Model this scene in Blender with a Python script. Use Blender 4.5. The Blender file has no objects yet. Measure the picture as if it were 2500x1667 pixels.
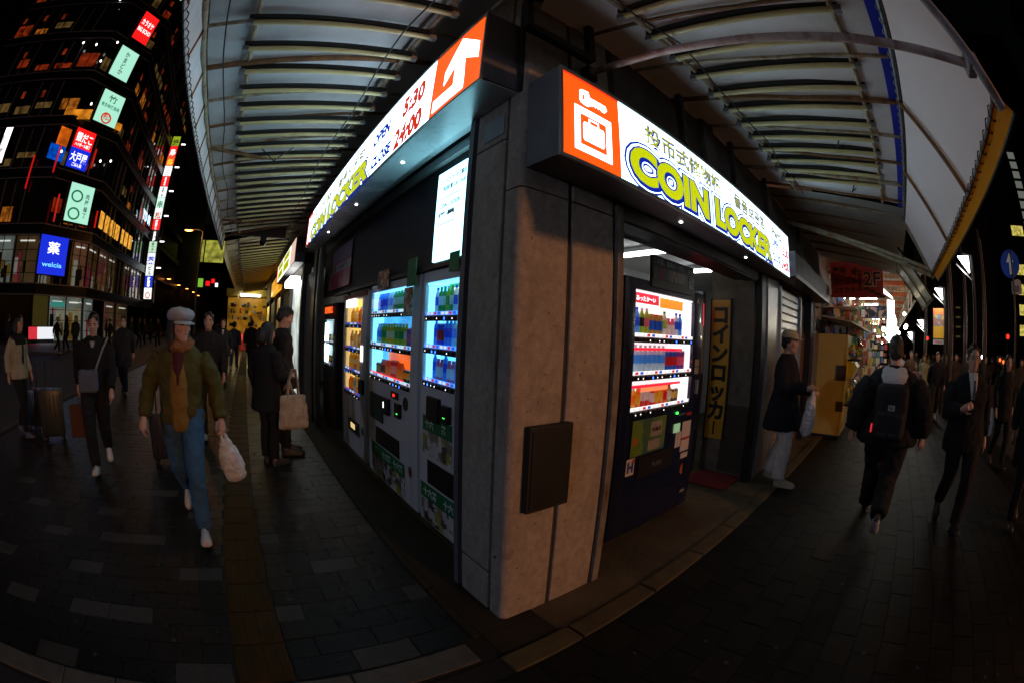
import bpy, bmesh, math, random
from mathutils import Vector, Matrix, noise
random.seed(7)
R = math.radians
S = bpy.context.scene
COL = S.collection

# ------------------------------------------------------------------ camera
# a fisheye lens (equisolid, about 180 degrees across the diagonal), 1.58 m above the pavement.
# X runs along the right-hand street, Y along the left-hand street; the corner pillar stands between them.
EYE = Vector((0, 0, 1.58))
YAW, PITCH, ROLL, FPX = R(37.053), R(-0.994), R(2.475), 1015.04
fw = Vector((math.sin(YAW)*math.cos(PITCH), math.cos(YAW)*math.cos(PITCH), math.sin(PITCH)))
r0 = Vector((math.cos(YAW), -math.sin(YAW), 0)); u0 = r0.cross(fw)
rt = math.cos(ROLL)*r0 + math.sin(ROLL)*u0
up = -math.sin(ROLL)*r0 + math.cos(ROLL)*u0
cd = bpy.data.cameras.new('camera'); cam = bpy.data.objects.new('camera', cd); COL.objects.link(cam)
cd.type = 'PANO'; cd.panorama_type = 'FISHEYE_EQUISOLID'
cd.sensor_fit = 'HORIZONTAL'; cd.sensor_width = 36.0
cd.fisheye_lens = FPX*36/2500; cd.fisheye_fov = R(205)
cd.clip_start = 0.02; cd.clip_end = 2000
cam.matrix_world = Matrix(((rt.x, up.x, -fw.x, EYE.x), (rt.y, up.y, -fw.y, EYE.y), (rt.z, up.z, -fw.z, EYE.z), (0, 0, 0, 1)))
S.camera = cam

# ------------------------------------------------------------------ night sky, exposure
wd = bpy.data.worlds.new('World'); S.world = wd; wd.use_nodes = True
nt = wd.node_tree; bg = nt.nodes['Background']
sky = nt.nodes.new('ShaderNodeTexSky'); sky.sky_type = 'NISHITA'; sky.sun_disc = False
sky.sun_elevation = R(1.0); sky.sun_rotation = R(200)
nt.links.new(sky.outputs[0], bg.inputs[0]); bg.inputs[1].default_value = 0.0015
ml = bpy.data.lights.new('moon', 'SUN'); ml.energy = 0.004; ml.angle = R(0.5); ml.color = (.85, .9, 1)
mo = bpy.data.objects.new('moon', ml); COL.objects.link(mo); mo.rotation_euler = (R(50), 0, R(200)); mo.location = (0, 0, 60)
S.view_settings.view_transform = 'Standard'; S.view_settings.look = 'None'
S.view_settings.exposure = 0.0; S.view_settings.gamma = 1.0; S.view_settings.use_curve_mapping = False
S.cycles.use_denoising = True; S.cycles.max_bounces = 8; S.cycles.transparent_max_bounces = 12
S.cycles.sample_clamp_indirect = 6.0; S.cycles.caustics_reflective = False; S.cycles.caustics_refractive = False

# ------------------------------------------------------------------ helpers
def ray(px, py):
    x, y = px-1250, 833.5-py; r = math.hypot(x, y)+1e-9
    th = 2*math.asin(min(1, r/(2*FPX))); s = math.sin(th)
    return rt*(x/r*s) + up*(y/r*s) + fw*math.cos(th)
def G(px, py, z=0.0): d = ray(px, py); return EYE + d*((z-EYE.z)/d.z)
def AX(px, py, X): d = ray(px, py); return EYE + d*(X/d.x)
def AY(px, py, Y): d = ray(px, py); return EYE + d*(Y/d.y)
def pol(az, d, z=0.0): a = R(az); return Vector((math.sin(a)*d, math.cos(a)*d, z))
def elz(el, d): return EYE.z + math.tan(R(el))*d

MATS = {}
def lnk(n, a, b): n.links.new(a, b)
def mat(name, col, rough=.6, metal=0., var=.0, vs=6., bump=0., bs=40., emit=None, es=0., spec=.5, dirt=None, ds=3., coat=0., transl=0., pos=False):
    """a procedural surface: base colour varied by noise (var), optional second colour in patches (dirt), fine relief (bump)"""
    if name in MATS: return MATS[name]
    m = bpy.data.materials.new(name); m.use_nodes = True; n = m.node_tree; b = n.nodes['Principled BSDF']
    c4 = (*col, 1)
    b.inputs['Base Color'].default_value = c4; b.inputs['Roughness'].default_value = rough
    b.inputs['Metallic'].default_value = metal; b.inputs['Specular IOR Level'].default_value = spec
    b.inputs['Coat Weight'].default_value = coat
    if var or dirt or bump:
        tc = n.nodes.new('ShaderNodeNewGeometry' if pos else 'ShaderNodeTexCoord'); CO = tc.outputs['Position' if pos else 'Object']
    src = None
    if var:
        t = n.nodes.new('ShaderNodeTexNoise'); t.inputs['Scale'].default_value = vs; t.inputs['Detail'].default_value = 6; t.inputs['Roughness'].default_value = .65
        lnk(n, CO, t.inputs['Vector'])
        mr = n.nodes.new('ShaderNodeMapRange'); mr.inputs['From Min'].default_value = .3; mr.inputs['From Max'].default_value = .7
        mr.inputs['To Min'].default_value = 1-var; mr.inputs['To Max'].default_value = 1+var; lnk(n, t.outputs['Fac'], mr.inputs['Value'])
        mx = n.nodes.new('ShaderNodeMix'); mx.data_type = 'RGBA'; mx.blend_type = 'MULTIPLY'; mx.inputs['Factor'].default_value = 1
        mx.inputs['A'].default_value = c4; lnk(n, mr.outputs['Result'], mx.inputs['B']); src = mx.outputs['Result']
        mr2 = n.nodes.new('ShaderNodeMapRange'); mr2.inputs['To Min'].default_value = max(0.02, rough-.12); mr2.inputs['To Max'].default_value = min(1, rough+.12)
        lnk(n, t.outputs['Fac'], mr2.inputs['Value']); lnk(n, mr2.outputs['Result'], b.inputs['Roughness'])
    if dirt:
        t2 = n.nodes.new('ShaderNodeTexNoise'); t2.inputs['Scale'].default_value = ds; t2.inputs['Detail'].default_value = 8; t2.inputs['Roughness'].default_value = .7
        mp = n.nodes.new('ShaderNodeMapping'); mp.inputs['Location'].default_value = (3.7, 1.2, 9.1); mp.inputs['Scale'].default_value = (1, 1, .45)
        lnk(n, CO, mp.inputs['Vector']); lnk(n, mp.outputs['Vector'], t2.inputs['Vector'])
        rp = n.nodes.new('ShaderNodeValToRGB'); rp.color_ramp.elements[0].position = .47; rp.color_ramp.elements[1].position = .66
        lnk(n, t2.outputs['Fac'], rp.inputs['Fac'])
        mx2 = n.nodes.new('ShaderNodeMix'); mx2.data_type = 'RGBA'; lnk(n, rp.outputs['Color'], mx2.inputs['Factor'])
        if src: lnk(n, src, mx2.inputs['A'])
        else: mx2.inputs['A'].default_value = c4
        mx2.inputs['B'].default_value = (*dirt, 1); src = mx2.outputs['Result']
    if src: lnk(n, src, b.inputs['Base Color'])
    if bump:
        t3 = n.nodes.new('ShaderNodeTexNoise'); t3.inputs['Scale'].default_value = bs; t3.inputs['Detail'].default_value = 5
        lnk(n, CO, t3.inputs['Vector'])
        bp = n.nodes.new('ShaderNodeBump'); bp.inputs['Strength'].default_value = bump; bp.inputs['Distance'].default_value = .01
        lnk(n, t3.outputs['Fac'], bp.inputs['Height']); lnk(n, bp.outputs['Normal'], b.inputs['Normal'])
    if emit:
        b.inputs['Emission Color'].default_value = (*emit, 1); b.inputs['Emission Strength'].default_value = es
    if transl:
        tb = n.nodes.new('ShaderNodeBsdfTranslucent'); ms = n.nodes.new('ShaderNodeMixShader'); ms.inputs[0].default_value = transl
        if src: lnk(n, src, tb.inputs['Color'])
        else: tb.inputs['Color'].default_value = c4
        out = n.nodes['Material Output']; lnk(n, b.outputs[0], ms.inputs[1]); lnk(n, tb.outputs[0], ms.inputs[2]); lnk(n, ms.outputs[0], out.inputs['Surface'])
    MATS[name] = m; return m
def lit(name, col, s, var=0., vs=3.):
    """a lit face (lamp, back-lit panel, screen)"""
    if name in MATS: return MATS[name]
    m = bpy.data.materials.new(name); m.use_nodes = True; n = m.node_tree; b = n.nodes['Principled BSDF']
    b.inputs['Base Color'].default_value = (*[min(.8, c*.7) for c in col], 1); b.inputs['Roughness'].default_value = .35
    b.inputs['Emission Color'].default_value = (*col, 1); b.inputs['Emission Strength'].default_value = s
    if var:
        tc = n.nodes.new('ShaderNodeTexCoord'); t = n.nodes.new('ShaderNodeTexNoise'); t.inputs['Scale'].default_value = vs; t.inputs['Detail'].default_value = 3
        lnk(n, tc.outputs['Object'], t.inputs['Vector']); mr = n.nodes.new('ShaderNodeMapRange'); mr.inputs['From Min'].default_value = .35; mr.inputs['From Max'].default_value = .65
        mr.inputs['To Min'].default_value = s*(1-var); mr.inputs['To Max'].default_value = s*(1+var)
        lnk(n, t.outputs['Fac'], mr.inputs['Value']); lnk(n, mr.outputs['Result'], b.inputs['Emission Strength'])
    MATS[name] = m; return m
def glass(name, tint=(1, 1, 1), gloss=.08, rough=.03):
    if name in MATS: return MATS[name]
    m = bpy.data.materials.new(name); m.use_nodes = True; n = m.node_tree; n.nodes.remove(n.nodes['Principled BSDF'])
    t = n.nodes.new('ShaderNodeBsdfTransparent'); t.inputs[0].default_value = (*tint, 1)
    g = n.nodes.new('ShaderNodeBsdfGlossy'); g.inputs['Roughness'].default_value = rough
    fr = n.nodes.new('ShaderNodeLayerWeight'); fr.inputs[0].default_value = .5
    ms = n.nodes.new('ShaderNodeMixShader'); pw = n.nodes.new('ShaderNodeMath'); pw.operation = 'POWER'; pw.inputs[1].default_value = 4.5
    lnk(n, fr.outputs['Facing'], pw.inputs[0]); mm = n.nodes.new('ShaderNodeMath'); mm.operation = 'MULTIPLY_ADD'; mm.inputs[1].default_value = .55; mm.inputs[2].default_value = gloss
    lnk(n, pw.outputs[0], mm.inputs[0]); mm.use_clamp = True
    lnk(n, mm.outputs[0], ms.inputs[0]); lnk(n, t.outputs[0], ms.inputs[1]); lnk(n, g.outputs[0], ms.inputs[2])
    lnk(n, ms.outputs[0], n.nodes['Material Output'].inputs['Surface']); MATS[name] = m; return m
def printed(name, cols, scale=6., es=0., seed=0., stretch=(1, 1, 1), voro=True):
    """a flat print (advert, poster): patches of the given colours"""
    if name in MATS: return MATS[name]
    m = bpy.data.materials.new(name); m.use_nodes = True; n = m.node_tree; b = n.nodes['Principled BSDF']; b.inputs['Roughness'].default_value = .35
    tc = n.nodes.new('ShaderNodeTexCoord'); mp = n.nodes.new('ShaderNodeMapping'); mp.inputs['Location'].default_value = (seed, seed*1.7, seed*.6); mp.inputs['Scale'].default_value = stretch
    lnk(n, tc.outputs['Object'], mp.inputs['Vector'])
    if voro:
        t = n.nodes.new('ShaderNodeTexVoronoi'); t.inputs['Scale'].default_value = scale; t.inputs['Randomness'].default_value = 1
        t0 = n.nodes.new('ShaderNodeTexNoise'); t0.inputs['Scale'].default_value = scale*1.6; lnk(n, mp.outputs[0], t0.inputs['Vector'])
        va = n.nodes.new('ShaderNodeVectorMath'); va.operation = 'MULTIPLY_ADD'; va.inputs[1].default_value = (.12, .12, .12); lnk(n, t0.outputs['Color'], va.inputs[0]); lnk(n, mp.outputs[0], va.inputs[2]); lnk(n, va.outputs[0], t.inputs['Vector'])
        sp = n.nodes.new('ShaderNodeSeparateColor'); lnk(n, t.outputs['Color'], sp.inputs[0]); f = sp.outputs[0]
    else:
        t = n.nodes.new('ShaderNodeTexNoise'); t.inputs['Scale'].default_value = scale; t.inputs['Detail'].default_value = 4; lnk(n, mp.outputs[0], t.inputs['Vector']); f = t.outputs['Fac']
    rp = n.nodes.new('ShaderNodeValToRGB'); rp.color_ramp.interpolation = 'CONSTANT' if voro else 'LINEAR'
    e = rp.color_ramp.elements
    lo, hi = (0, 1) if voro else (.32, .68)
    while len(e) < len(cols): e.new(.5)
    for i, c in enumerate(cols):
        e[i].position = lo + (hi-lo)*i/max(1, len(cols)-(0 if voro else 1)); e[i].color = (*c, 1)
    lnk(n, f, rp.inputs[0]); lnk(n, rp.outputs[0], b.inputs['Base Color'])
    if es: lnk(n, rp.outputs[0], b.inputs['Emission Color']); b.inputs['Emission Strength'].default_value = es
    MATS[name] = m; return m

class MB:
    """collects boxes, tubes, lathes and prisms, then links them as ONE mesh object"""
    def __init__(s): s.v = []; s.f = []; s.mi = []
    def add(s, v, f, mi=0):
        o = len(s.v); s.v += [tuple(p) for p in v]; s.f += [tuple(i+o for i in q) for q in f]; s.mi += [mi]*len(f); return s
    def box(s, x0, x1, y0, y1, z0, z1, mi=0):
        if x0 > x1: x0, x1 = x1, x0
        if y0 > y1: y0, y1 = y1, y0
        if z0 > z1: z0, z1 = z1, z0
        return s.add([(x0, y0, z0), (x1, y0, z0), (x1, y1, z0), (x0, y1, z0), (x0, y0, z1), (x1, y0, z1), (x1, y1, z1), (x0, y1, z1)],
                     [(0, 3, 2, 1), (4, 5, 6, 7), (0, 1, 5, 4), (1, 2, 6, 5), (2, 3, 7, 6), (3, 0, 4, 7)], mi)
    def cbox(s, x0, x1, y0, y1, z0, z1, c, mi=0):
        """a box with chamfered edges"""
        if x0 > x1: x0, x1 = x1, x0
        if y0 > y1: y0, y1 = y1, y0
        if z0 > z1: z0, z1 = z1, z0
        bm = bmesh.new(); bmesh.ops.create_cube(bm, size=1)
        for p in bm.verts: p.co = Vector(((x0+x1)/2+p.co.x*(x1-x0), (y0+y1)/2+p.co.y*(y1-y0), (z0+z1)/2+p.co.z*(z1-z0)))
        bmesh.ops.bevel(bm, geom=bm.edges[:], offset=min(c, .45*min(x1-x0, y1-y0, z1-z0)), segments=2, affect='EDGES', profile=.6)
        bm.verts.index_update(); s.add([p.co for p in bm.verts], [[q.index for q in f.verts] for f in bm.faces], mi); bm.free(); return s
    def path(s, pts, r, seg=8, mi=0, cap=True, closed=False):
        pts = [Vector(p) for p in pts]; n = len(pts); rs = r if isinstance(r, (list, tuple)) else [r]*n
        rings = []; prev = None
        for i, p in enumerate(pts):
            if closed: t = pts[(i+1) % n]-pts[i-1]
            else: t = (pts[min(i+1, n-1)]-pts[max(i-1, 0)])
            t.normalize()
            if prev is None: a = t.orthogonal().normalized()
            else:
                a = prev-t*prev.dot(t); a = a.normalized() if a.length > 1e-6 else t.orthogonal().normalized()
            prev = a; b = t.cross(a)
            rings.append([p+(a*math.cos(2*math.pi*k/seg)+b*math.sin(2*math.pi*k/seg))*rs[i] for k in range(seg)])
        v = [q for ring in rings for q in ring]; f = []
        for i in range(n if closed else n-1):
            j = (i+1) % n
            for k in range(seg): f.append((i*seg+k, i*seg+(k+1) % seg, j*seg+(k+1) % seg, j*seg+k))
        if cap and not closed: f.append(tuple(range(seg))[::-1]); f.append(tuple((n-1)*seg+k for k in range(seg)))
        return s.add(v, f, mi)
    def tube(s, a, b, r, seg=8, mi=0): return s.path([a, b], r, seg, mi)
    def lathe(s, prof, seg=12, c=(0, 0, 0), mis=None, sx=1, sy=1):
        v = []; f = []; n = len(prof)
        for (r, z) in prof:
            for k in range(seg): a = 2*math.pi*k/seg; v.append((c[0]+r*math.cos(a)*sx, c[1]+r*math.sin(a)*sy, c[2]+z))
        o = len(s.v); s.v += v
        for i in range(n-1):
            for k in range(seg): s.f.append(tuple(o+q for q in (i*seg+k, i*seg+(k+1) % seg, (i+1)*seg+(k+1) % seg, (i+1)*seg+k))); s.mi.append(mis[i] if mis else 0)
        if prof[0][0] > 1e-5: s.f.append(tuple(o+k for k in range(seg))[::-1]); s.mi.append(mis[0] if mis else 0)
        if prof[-1][0] > 1e-5: s.f.append(tuple(o+(n-1)*seg+k for k in range(seg))); s.mi.append(mis[-1] if mis else 0)
        return s
    def prism(s, poly, org, du, dv, th, mi=0):
        """polygon in the plane org + a*du + b*dv, given thickness th along du x dv"""
        du, dv, org = Vector(du), Vector(dv), Vector(org); nn = du.cross(dv).normalized(); n = len(poly)
        v = [org+du*a+dv*b for a, b in poly] + [org+du*a+dv*b+nn*th for a, b in poly]
        return s.add(v, [tuple(range(n))[::-1], tuple(range(n, 2*n))] + [(i, (i+1) % n, n+(i+1) % n, n+i) for i in range(n)], mi)
    def sphere(s, c, r, seg=10, rings=7, mi=0, sc=(1, 1, 1)):
        c = Vector(c); v = [c+Vector((0, 0, -r*sc[2]))]; f = []
        for i in range(1, rings):
            t = math.pi*i/rings
            for k in range(seg): a = 2*math.pi*k/seg; v.append(c+Vector((math.sin(t)*math.cos(a)*r*sc[0], math.sin(t)*math.sin(a)*r*sc[1], -math.cos(t)*r*sc[2])))
        v.append(c+Vector((0, 0, r*sc[2])))
        for k in range(seg): f.append((0, 1+(k+1) % seg, 1+k))
        for i in range(rings-2):
            for k in range(seg): a = 1+i*seg; f.append((a+k, a+(k+1) % seg, a+seg+(k+1) % seg, a+seg+k))
        a = 1+(rings-2)*seg; t = len(v)-1
        for k in range(seg): f.append((a+k, a+(k+1) % seg, t))
        return s.add(v, f, mi)
    def mesh(s, name, mats):
        me = bpy.data.meshes.new(name); me.from_pydata(s.v, [], s.f)
        for m in (mats if isinstance(mats, (list, tuple)) else [mats]): me.materials.append(m)
        if any(s.mi): me.polygons.foreach_set('material_index', s.mi)
        return me
    def build(s, name, mats, parent=None, smooth=False, world=False):
        return place(name, s.mesh(name, mats), parent, smooth, world)
def place(name, me, parent=None, smooth=False, world=False):
    o = bpy.data.objects.new(name, me); COL.objects.link(o)
    if smooth:
        me.polygons.foreach_set('use_smooth', [True]*len(me.polygons)); me.update()
        try: me.set_sharp_from_angle(angle=R(smooth if smooth > 1 else 40))
        except Exception: pass
    if parent:
        o.parent = parent
        if world: o.matrix_parent_inverse = wmat(parent).inverted()
    return o
def wmat(o):
    m = Matrix.LocRotScale(o.location, o.rotation_euler, o.scale)
    return m if o.parent is None else wmat(o.parent) @ o.matrix_parent_inverse @ m
def tag(o, label=None, cat=None, group=None, kind=None):
    for k, v in (('label', label), ('category', cat), ('group', group), ('kind', kind)):
        if v: o[k] = v
    return o
def thing(name, label, cat, loc=(0, 0, 0), rz=0., group=None):
    o = bpy.data.objects.new(name, None); COL.objects.link(o); o.location = loc; o.rotation_euler = (0, 0, rz); o.empty_display_size = .2
    return tag(o, label, cat, group)
def copy_tree(o, parent=None):
    c = o.copy(); COL.objects.link(c); c.parent = parent
    for ch in o.children: copy_tree(ch, c)
    return c
def text(name, body, size, m, parent, org, du, dv, bold=0., thick=.003, align='LEFT', sx=1., world=True, spacing=1., shear=0., fit=None, smooth=2):
    """lettering lying in the plane org + du, dv (du: reading direction, dv: up); fit: make it exactly this wide"""
    c = bpy.data.curves.new('t', 'FONT'); c.body = body; c.size = size; c.offset = bold; c.extrude = thick/2; c.align_x = 'LEFT'; c.space_character = spacing; c.shear = shear; c.resolution_u = smooth
    o = bpy.data.objects.new('t', c); me = bpy.data.meshes.new_from_object(o); bpy.data.objects.remove(o); bpy.data.curves.remove(c)
    du, dv = Vector(du), Vector(dv); nn = du.cross(dv)
    if not len(me.vertices): return None
    xs = [v.co.x for v in me.vertices]; x0, x1 = min(xs), max(xs)
    k = sx if fit is None else fit/max(1e-6, x1-x0)
    sh = {'LEFT': -x0*k, 'CENTER': -(x0+x1)/2*k, 'RIGHT': -x1*k}[align] if (fit is not None or align != 'LEFT') else 0
    org = Vector(org)
    for v in me.vertices: v.co = org + du*(v.co.x*k+sh) + dv*v.co.y + nn*(v.co.z+thick/2)
    me.materials.clear(); me.materials.append(m)
    return place(name, me, parent, False, world)
Zv = Vector((0, 0, 1)); LX = Vector((0, -1, 0)); RX = Vector((1, 0, 0))

# ------------------------------------------------------------------ shared materials
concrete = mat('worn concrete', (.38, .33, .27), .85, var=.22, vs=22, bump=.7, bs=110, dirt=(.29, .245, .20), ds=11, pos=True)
def pits(m, scale=38., lo=.64, hi=.70, col=(.07, .055, .045)):
    """small dark pits and spots in a concrete surface"""
    n = m.node_tree; b = n.nodes['Principled BSDF']; old = b.inputs['Base Color'].links[0].from_socket
    g_ = n.nodes.new('ShaderNodeNewGeometry'); t = n.nodes.new('ShaderNodeTexNoise'); t.inputs['Scale'].default_value = scale; t.inputs['Detail'].default_value = 2
    lnk(n, g_.outputs['Position'], t.inputs['Vector']); r = n.nodes.new('ShaderNodeValToRGB'); r.color_ramp.elements[0].position = lo; r.color_ramp.elements[1].position = hi
    lnk(n, t.outputs['Fac'], r.inputs[0]); mx = n.nodes.new('ShaderNodeMix'); mx.data_type = 'RGBA'; lnk(n, r.outputs[0], mx.inputs['Factor']); lnk(n, old, mx.inputs['A']); mx.inputs['B'].default_value = (*col, 1); lnk(n, mx.outputs['Result'], b.inputs['Base Color'])
pits(concrete, 42., .69, .75, (.13, .105, .085)); pits(concrete, 8., .66, .74, (.27, .22, .175))
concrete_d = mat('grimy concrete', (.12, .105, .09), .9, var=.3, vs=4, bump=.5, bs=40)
groove_m = mat('joint filler', (.05, .043, .037), .9, var=.3)
black_m = mat('black paint', (.012, .012, .013), .45, var=.3, vs=10)
dark_m = mat('dark metal', (.03, .03, .032), .4, metal=.6, var=.2)
steel_m = mat('brushed steel', (.42, .42, .41), .35, metal=.9, var=.15, vs=20)
alu_m = mat('dull aluminium', (.35, .35, .34), .45, metal=.8, var=.15)
rust_m = mat('rusted cream pipe', (.40, .34, .22), .6, var=.2, vs=8, dirt=(.22, .075, .02), ds=9, bump=.3, bs=50)
rust2_m = mat('rusted brown pipe', (.17, .085, .035), .75, var=.35, vs=12, dirt=(.30, .12, .03), ds=14, bump=.4, bs=60)
fabric_m = mat('awning fabric', (.80, .81, .82), .75, var=.08, vs=1.6, dirt=(.62, .62, .61), ds=1.1, transl=.12, pos=True)
rope_m = mat('white rope', (.55, .53, .48), .9, var=.25, vs=60)
rope_d = mat('black cord', (.02, .02, .02), .8)
cream_m = mat('aged cream tube', (.66, .56, .27), .35, var=.12, vs=6)
white_m = mat('white enamel', (.62, .63, .65), .35, var=.05, vs=3, coat=.3)
grey_m = mat('grey plastic', (.22, .22, .23), .5, var=.1)
print_white = mat('white print', (.7, .7, .7), .5)
# ------------------------------------------------------------------ ground, roads, pavements
asphalt = mat('asphalt', (.045, .045, .046), .75, var=.3, vs=3, bump=.5, bs=120)
bed_m = mat('joint grout', (.008, .008, .008), .9, var=.3)
g = MB().add([(-600, -600, -.14), (600, -600, -.14), (600, 600, -.14), (-600, 600, -.14)], [(0, 1, 2, 3)]).build('ground', asphalt); tag(g, kind='structure')
def slab(name, x0, x1, y0, y1, m=bed_m, z=-.007):
    o = MB().box(x0, x1, y0, y1, -.139, z).build(name, m); return tag(o, kind='structure')
pave_l = slab('pavement_left', -4.6, 1.34, 1.245, 60)
pave_r = slab('pavement_right', -4.6, 40, -4.4, 1.235)
pave_f = slab('pavement_far', -40, -11.2, 20, 90, mat('far pavement', (.09, .085, .08), .7, var=.25, vs=2), 0)
apron = slab('shop_floor', 1.34, 12, 1.236, 9.0, mat('cement floor', (.10, .083, .045), .8, var=.35, vs=2.2, bump=.4, bs=30, dirt=(.05, .037, .022), ds=2), -.003)
stone_ms = [mat('dark paving stone %s' % w, c, .30, spec=.16, var=.3, vs=14, bump=.55, bs=90, dirt=tuple(q*.6 for q in c), ds=1.3, pos=True) for w, c in
            (('a', (.0115, .0135, .0138)), ('b', (.0105, .0118, .012)), ('c', (.0135, .014, .0135)))]
light_ms = [mat('pale granite slab', (.046, .046, .044), .45, spec=.2, var=.3, vs=25, bump=.4, bs=90, dirt=(.030, .030, .029), ds=1.3, pos=True)]
tact_m = mat('yellow tactile paving', (.046, .024, .003), .6, spec=.15, var=.35, vs=7, dirt=(.022, .013, .003), ds=3, pos=True)
kerb_m = mat('kerb stone', (.085, .068, .026), .75, var=.3, vs=9, bump=.5, bs=60, dirt=(.06, .05, .025), ds=4, pos=True)
kerb_g = mat('grey kerb stone', (.075, .072, .062), .75, var=.3, vs=9, bump=.5, bs=60)
def stone_mesh(w, d, m, i=0):
    b = MB(); b.cbox(-w/2, w/2, -d/2, d/2, -.05, 0, .004); return b.mesh('paving_stone', m)
def lay(parent, cells, meshes, name='paving_stone', near=290):
    """cells: (x, y, w, d, material index); the nearest become parts, the rest one joined part"""
    cells.sort(key=lambda c: c[0]**2+c[1]**2)
    cache = {}; rest = MB()
    for i, (x, y, w, d, k) in enumerate(cells):
        z = random.uniform(-.0022, .001)
        if i < near:
            key = (round(w, 3), round(d, 3), k)
            if key not in cache: cache[key] = stone_mesh(w, d, meshes[k])
            o = bpy.data.objects.new(name, cache[key]); COL.objects.link(o); o.parent = parent; o.location = (x, y, z)
            o.rotation_euler = (random.uniform(-.004, .004), random.uniform(-.004, .004), random.uniform(-.004, .004))
        else: rest.box(x-w/2, x+w/2, y-d/2, y+d/2, -.05, z, k)
    if rest.v:
        o = rest.build('far_'+name+'s', meshes, parent); o['kind'] = 'stuff'
TX0, TX1 = -.345, -.045
cells = []
PX, PY, J = .326, .159, .0045
for r in range(0, 190):
    yc = 1.432 + PY*(r+.5)
    for c in range(-14, 5):
        x0 = -.692 + PX*(c + (.5 if r % 2 else 0)); x1 = x0+PX
        pale = (r % 6 == 0 and c % 3 == 0) or (r % 6 == 3 and c % 3 == 1)
        if r % 6 == 3 and c == -3: pale = True
        for s0, s1 in ((x0, min(x1, TX0)), (max(x0, TX1), x1)):
            s0, s1 = max(s0, -4.45), min(s1, .90)
            if s1-s0 < .05: continue
            cells.append(((s0+s1)/2, yc, s1-s0-J, PY-J, 3 if pale else random.choice((0, 0, 1, 2))))
cells = list({(round(c[0], 3), round(c[1], 3)): c for c in cells}.values())
lay(pave_l, cells, stone_ms+light_ms)
# tactile tiles with four raised bars
tm = MB(); tm.cbox(-.146, .146, -.146, .146, -.05, 0, .004)
for k in range(4): tm.cbox(-.1275+.075*k+.0, -.0975+.075*k+.03-.03, -.135, .135, -.001, .0055, .004)
tme = tm.mesh('tactile_tile', tact_m)
for i in range(40):
    o = bpy.data.objects.new('tactile_tile', tme); COL.objects.link(o); o.parent = pave_l; o.location = ((TX0+TX1)/2, 1.432+.15+.3*i, 0)
# right pavement: larger square stones
cells = []
for r in range(0, 22):
    for c in range(-6, 70):
        w = .30; x = -.6 + w*(c + (.5 if r % 2 else 0)); y = 1.08 - .2*(r+.5)
        cells.append((x, y, w-.005, .195, random.choice((0, 0, 1, 1, 2))))
lay(pave_r, cells, [mat('right stone %s' % w, c, .55, spec=.12, var=.35, vs=10, bump=.5, bs=80, dirt=tuple(q*.5 for q in c), ds=1.3, pos=True) for w, c in
                    (('a', (.0100, .0108, .0088)), ('b', (.0084, .0090, .0078)), ('c', (.0122, .0122, .0086)))])
# trodden gum spots on both pavements
for pv, n_, rx, ry in ((pave_l, 130, (-3.2, .85), (1.5, 6)), (pave_r, 110, (0, 7), (-3.2, 1.0))):
    gmb = MB()
    for i in range(n_):
        x, y, r_ = random.uniform(*rx), random.uniform(*ry), random.uniform(.006, .019)
        gmb.lathe([(r_, 0), (r_*.8, .0022), (0, .0026)], 8, (x, y, .0012), sx=random.uniform(.7, 1.2))
    gmb.build('gum_spots', mat('trodden gum', (.035, .034, .032), .7), pv)['kind'] = 'stuff'
# kerb stones: along the right wall, across the left pavement and along the machines
kb = tag(MB().box(.9, 12, 1.088, 1.235, -.05, -.008).build('kerb', bed_m), kind='structure')
xs = [.93, 1.39, 2.055, 2.70, 3.32, 3.96, 4.6, 5.25, 5.9, 6.5, 7.1, 7.7, 8.3, 8.9, 9.5]
for a, b in zip(xs, xs[1:]): MB().cbox(a+.008, b-.008, 1.094, 1.228, -.05, .012+random.uniform(-.004, .004), .010).build('kerb_stone', kerb_m, kb)
xs = [-4.5, -3.9, -3.28, -2.66, -2.04, -1.42, -1.06, -.44, .22, .855]
for a, b in zip(xs, xs[1:]): MB().cbox(a+.006, b-.006, 1.262, 1.415, -.05, .004, .008).build('kerb_stone', kerb_g, kb)
y = 1.43
while y < 9:
    L = random.choice((.55, .6, .62)); MB().cbox(.912, .962, y+.006, y+L-.006, -.05, .006, .006).build('kerb_stone', mat('dark kerb stone', (.028, .023, .014), .8, var=.35, vs=9, bump=.5, bs=60, spec=.2), kb); y += L
MB().box(.968, 1.336, 1.43, 9, -.05, -.002).build('gutter_strip', mat('stained cement', (.030, .025, .017), .8, spec=.2, var=.4, vs=3, bump=.5, bs=30), kb)
MB().box(.968, 1.34, 1.24, 1.425, -.05, -.002).build('gutter_strip', MATS['stained cement'], kb)
# road kerb on the far side of the left pavement
for i in range(28): MB().cbox(-4.75, -4.6, -4+1.0*i+.006, -4+1.0*(i+1)-.006, -.139, .01, .015).build('kerb_stone', kerb_g, kb)

# ------------------------------------------------------------------ the corner building
bld = thing('corner_building', 'grimy concrete corner building with coin lockers inside, between the two streets', 'building', (1.6, 2.0, 0))
def B(name, m, *boxes, smooth=False, parent=None, **kw):
    b = MB()
    for q in boxes: b.box(*q)
    return b.build(name, m, parent or bld, smooth, True)
core = B('corner_pillar', groove_m, (1.158, 1.90, 1.506, 1.97, -.02, 4.6))
def panel(x0, x1, y0, y1, z0, z1, c=.008, m=concrete): return MB().cbox(x0, x1, y0, y1, z0, z1, c).build('concrete_panel', m, core, world=True)
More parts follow.
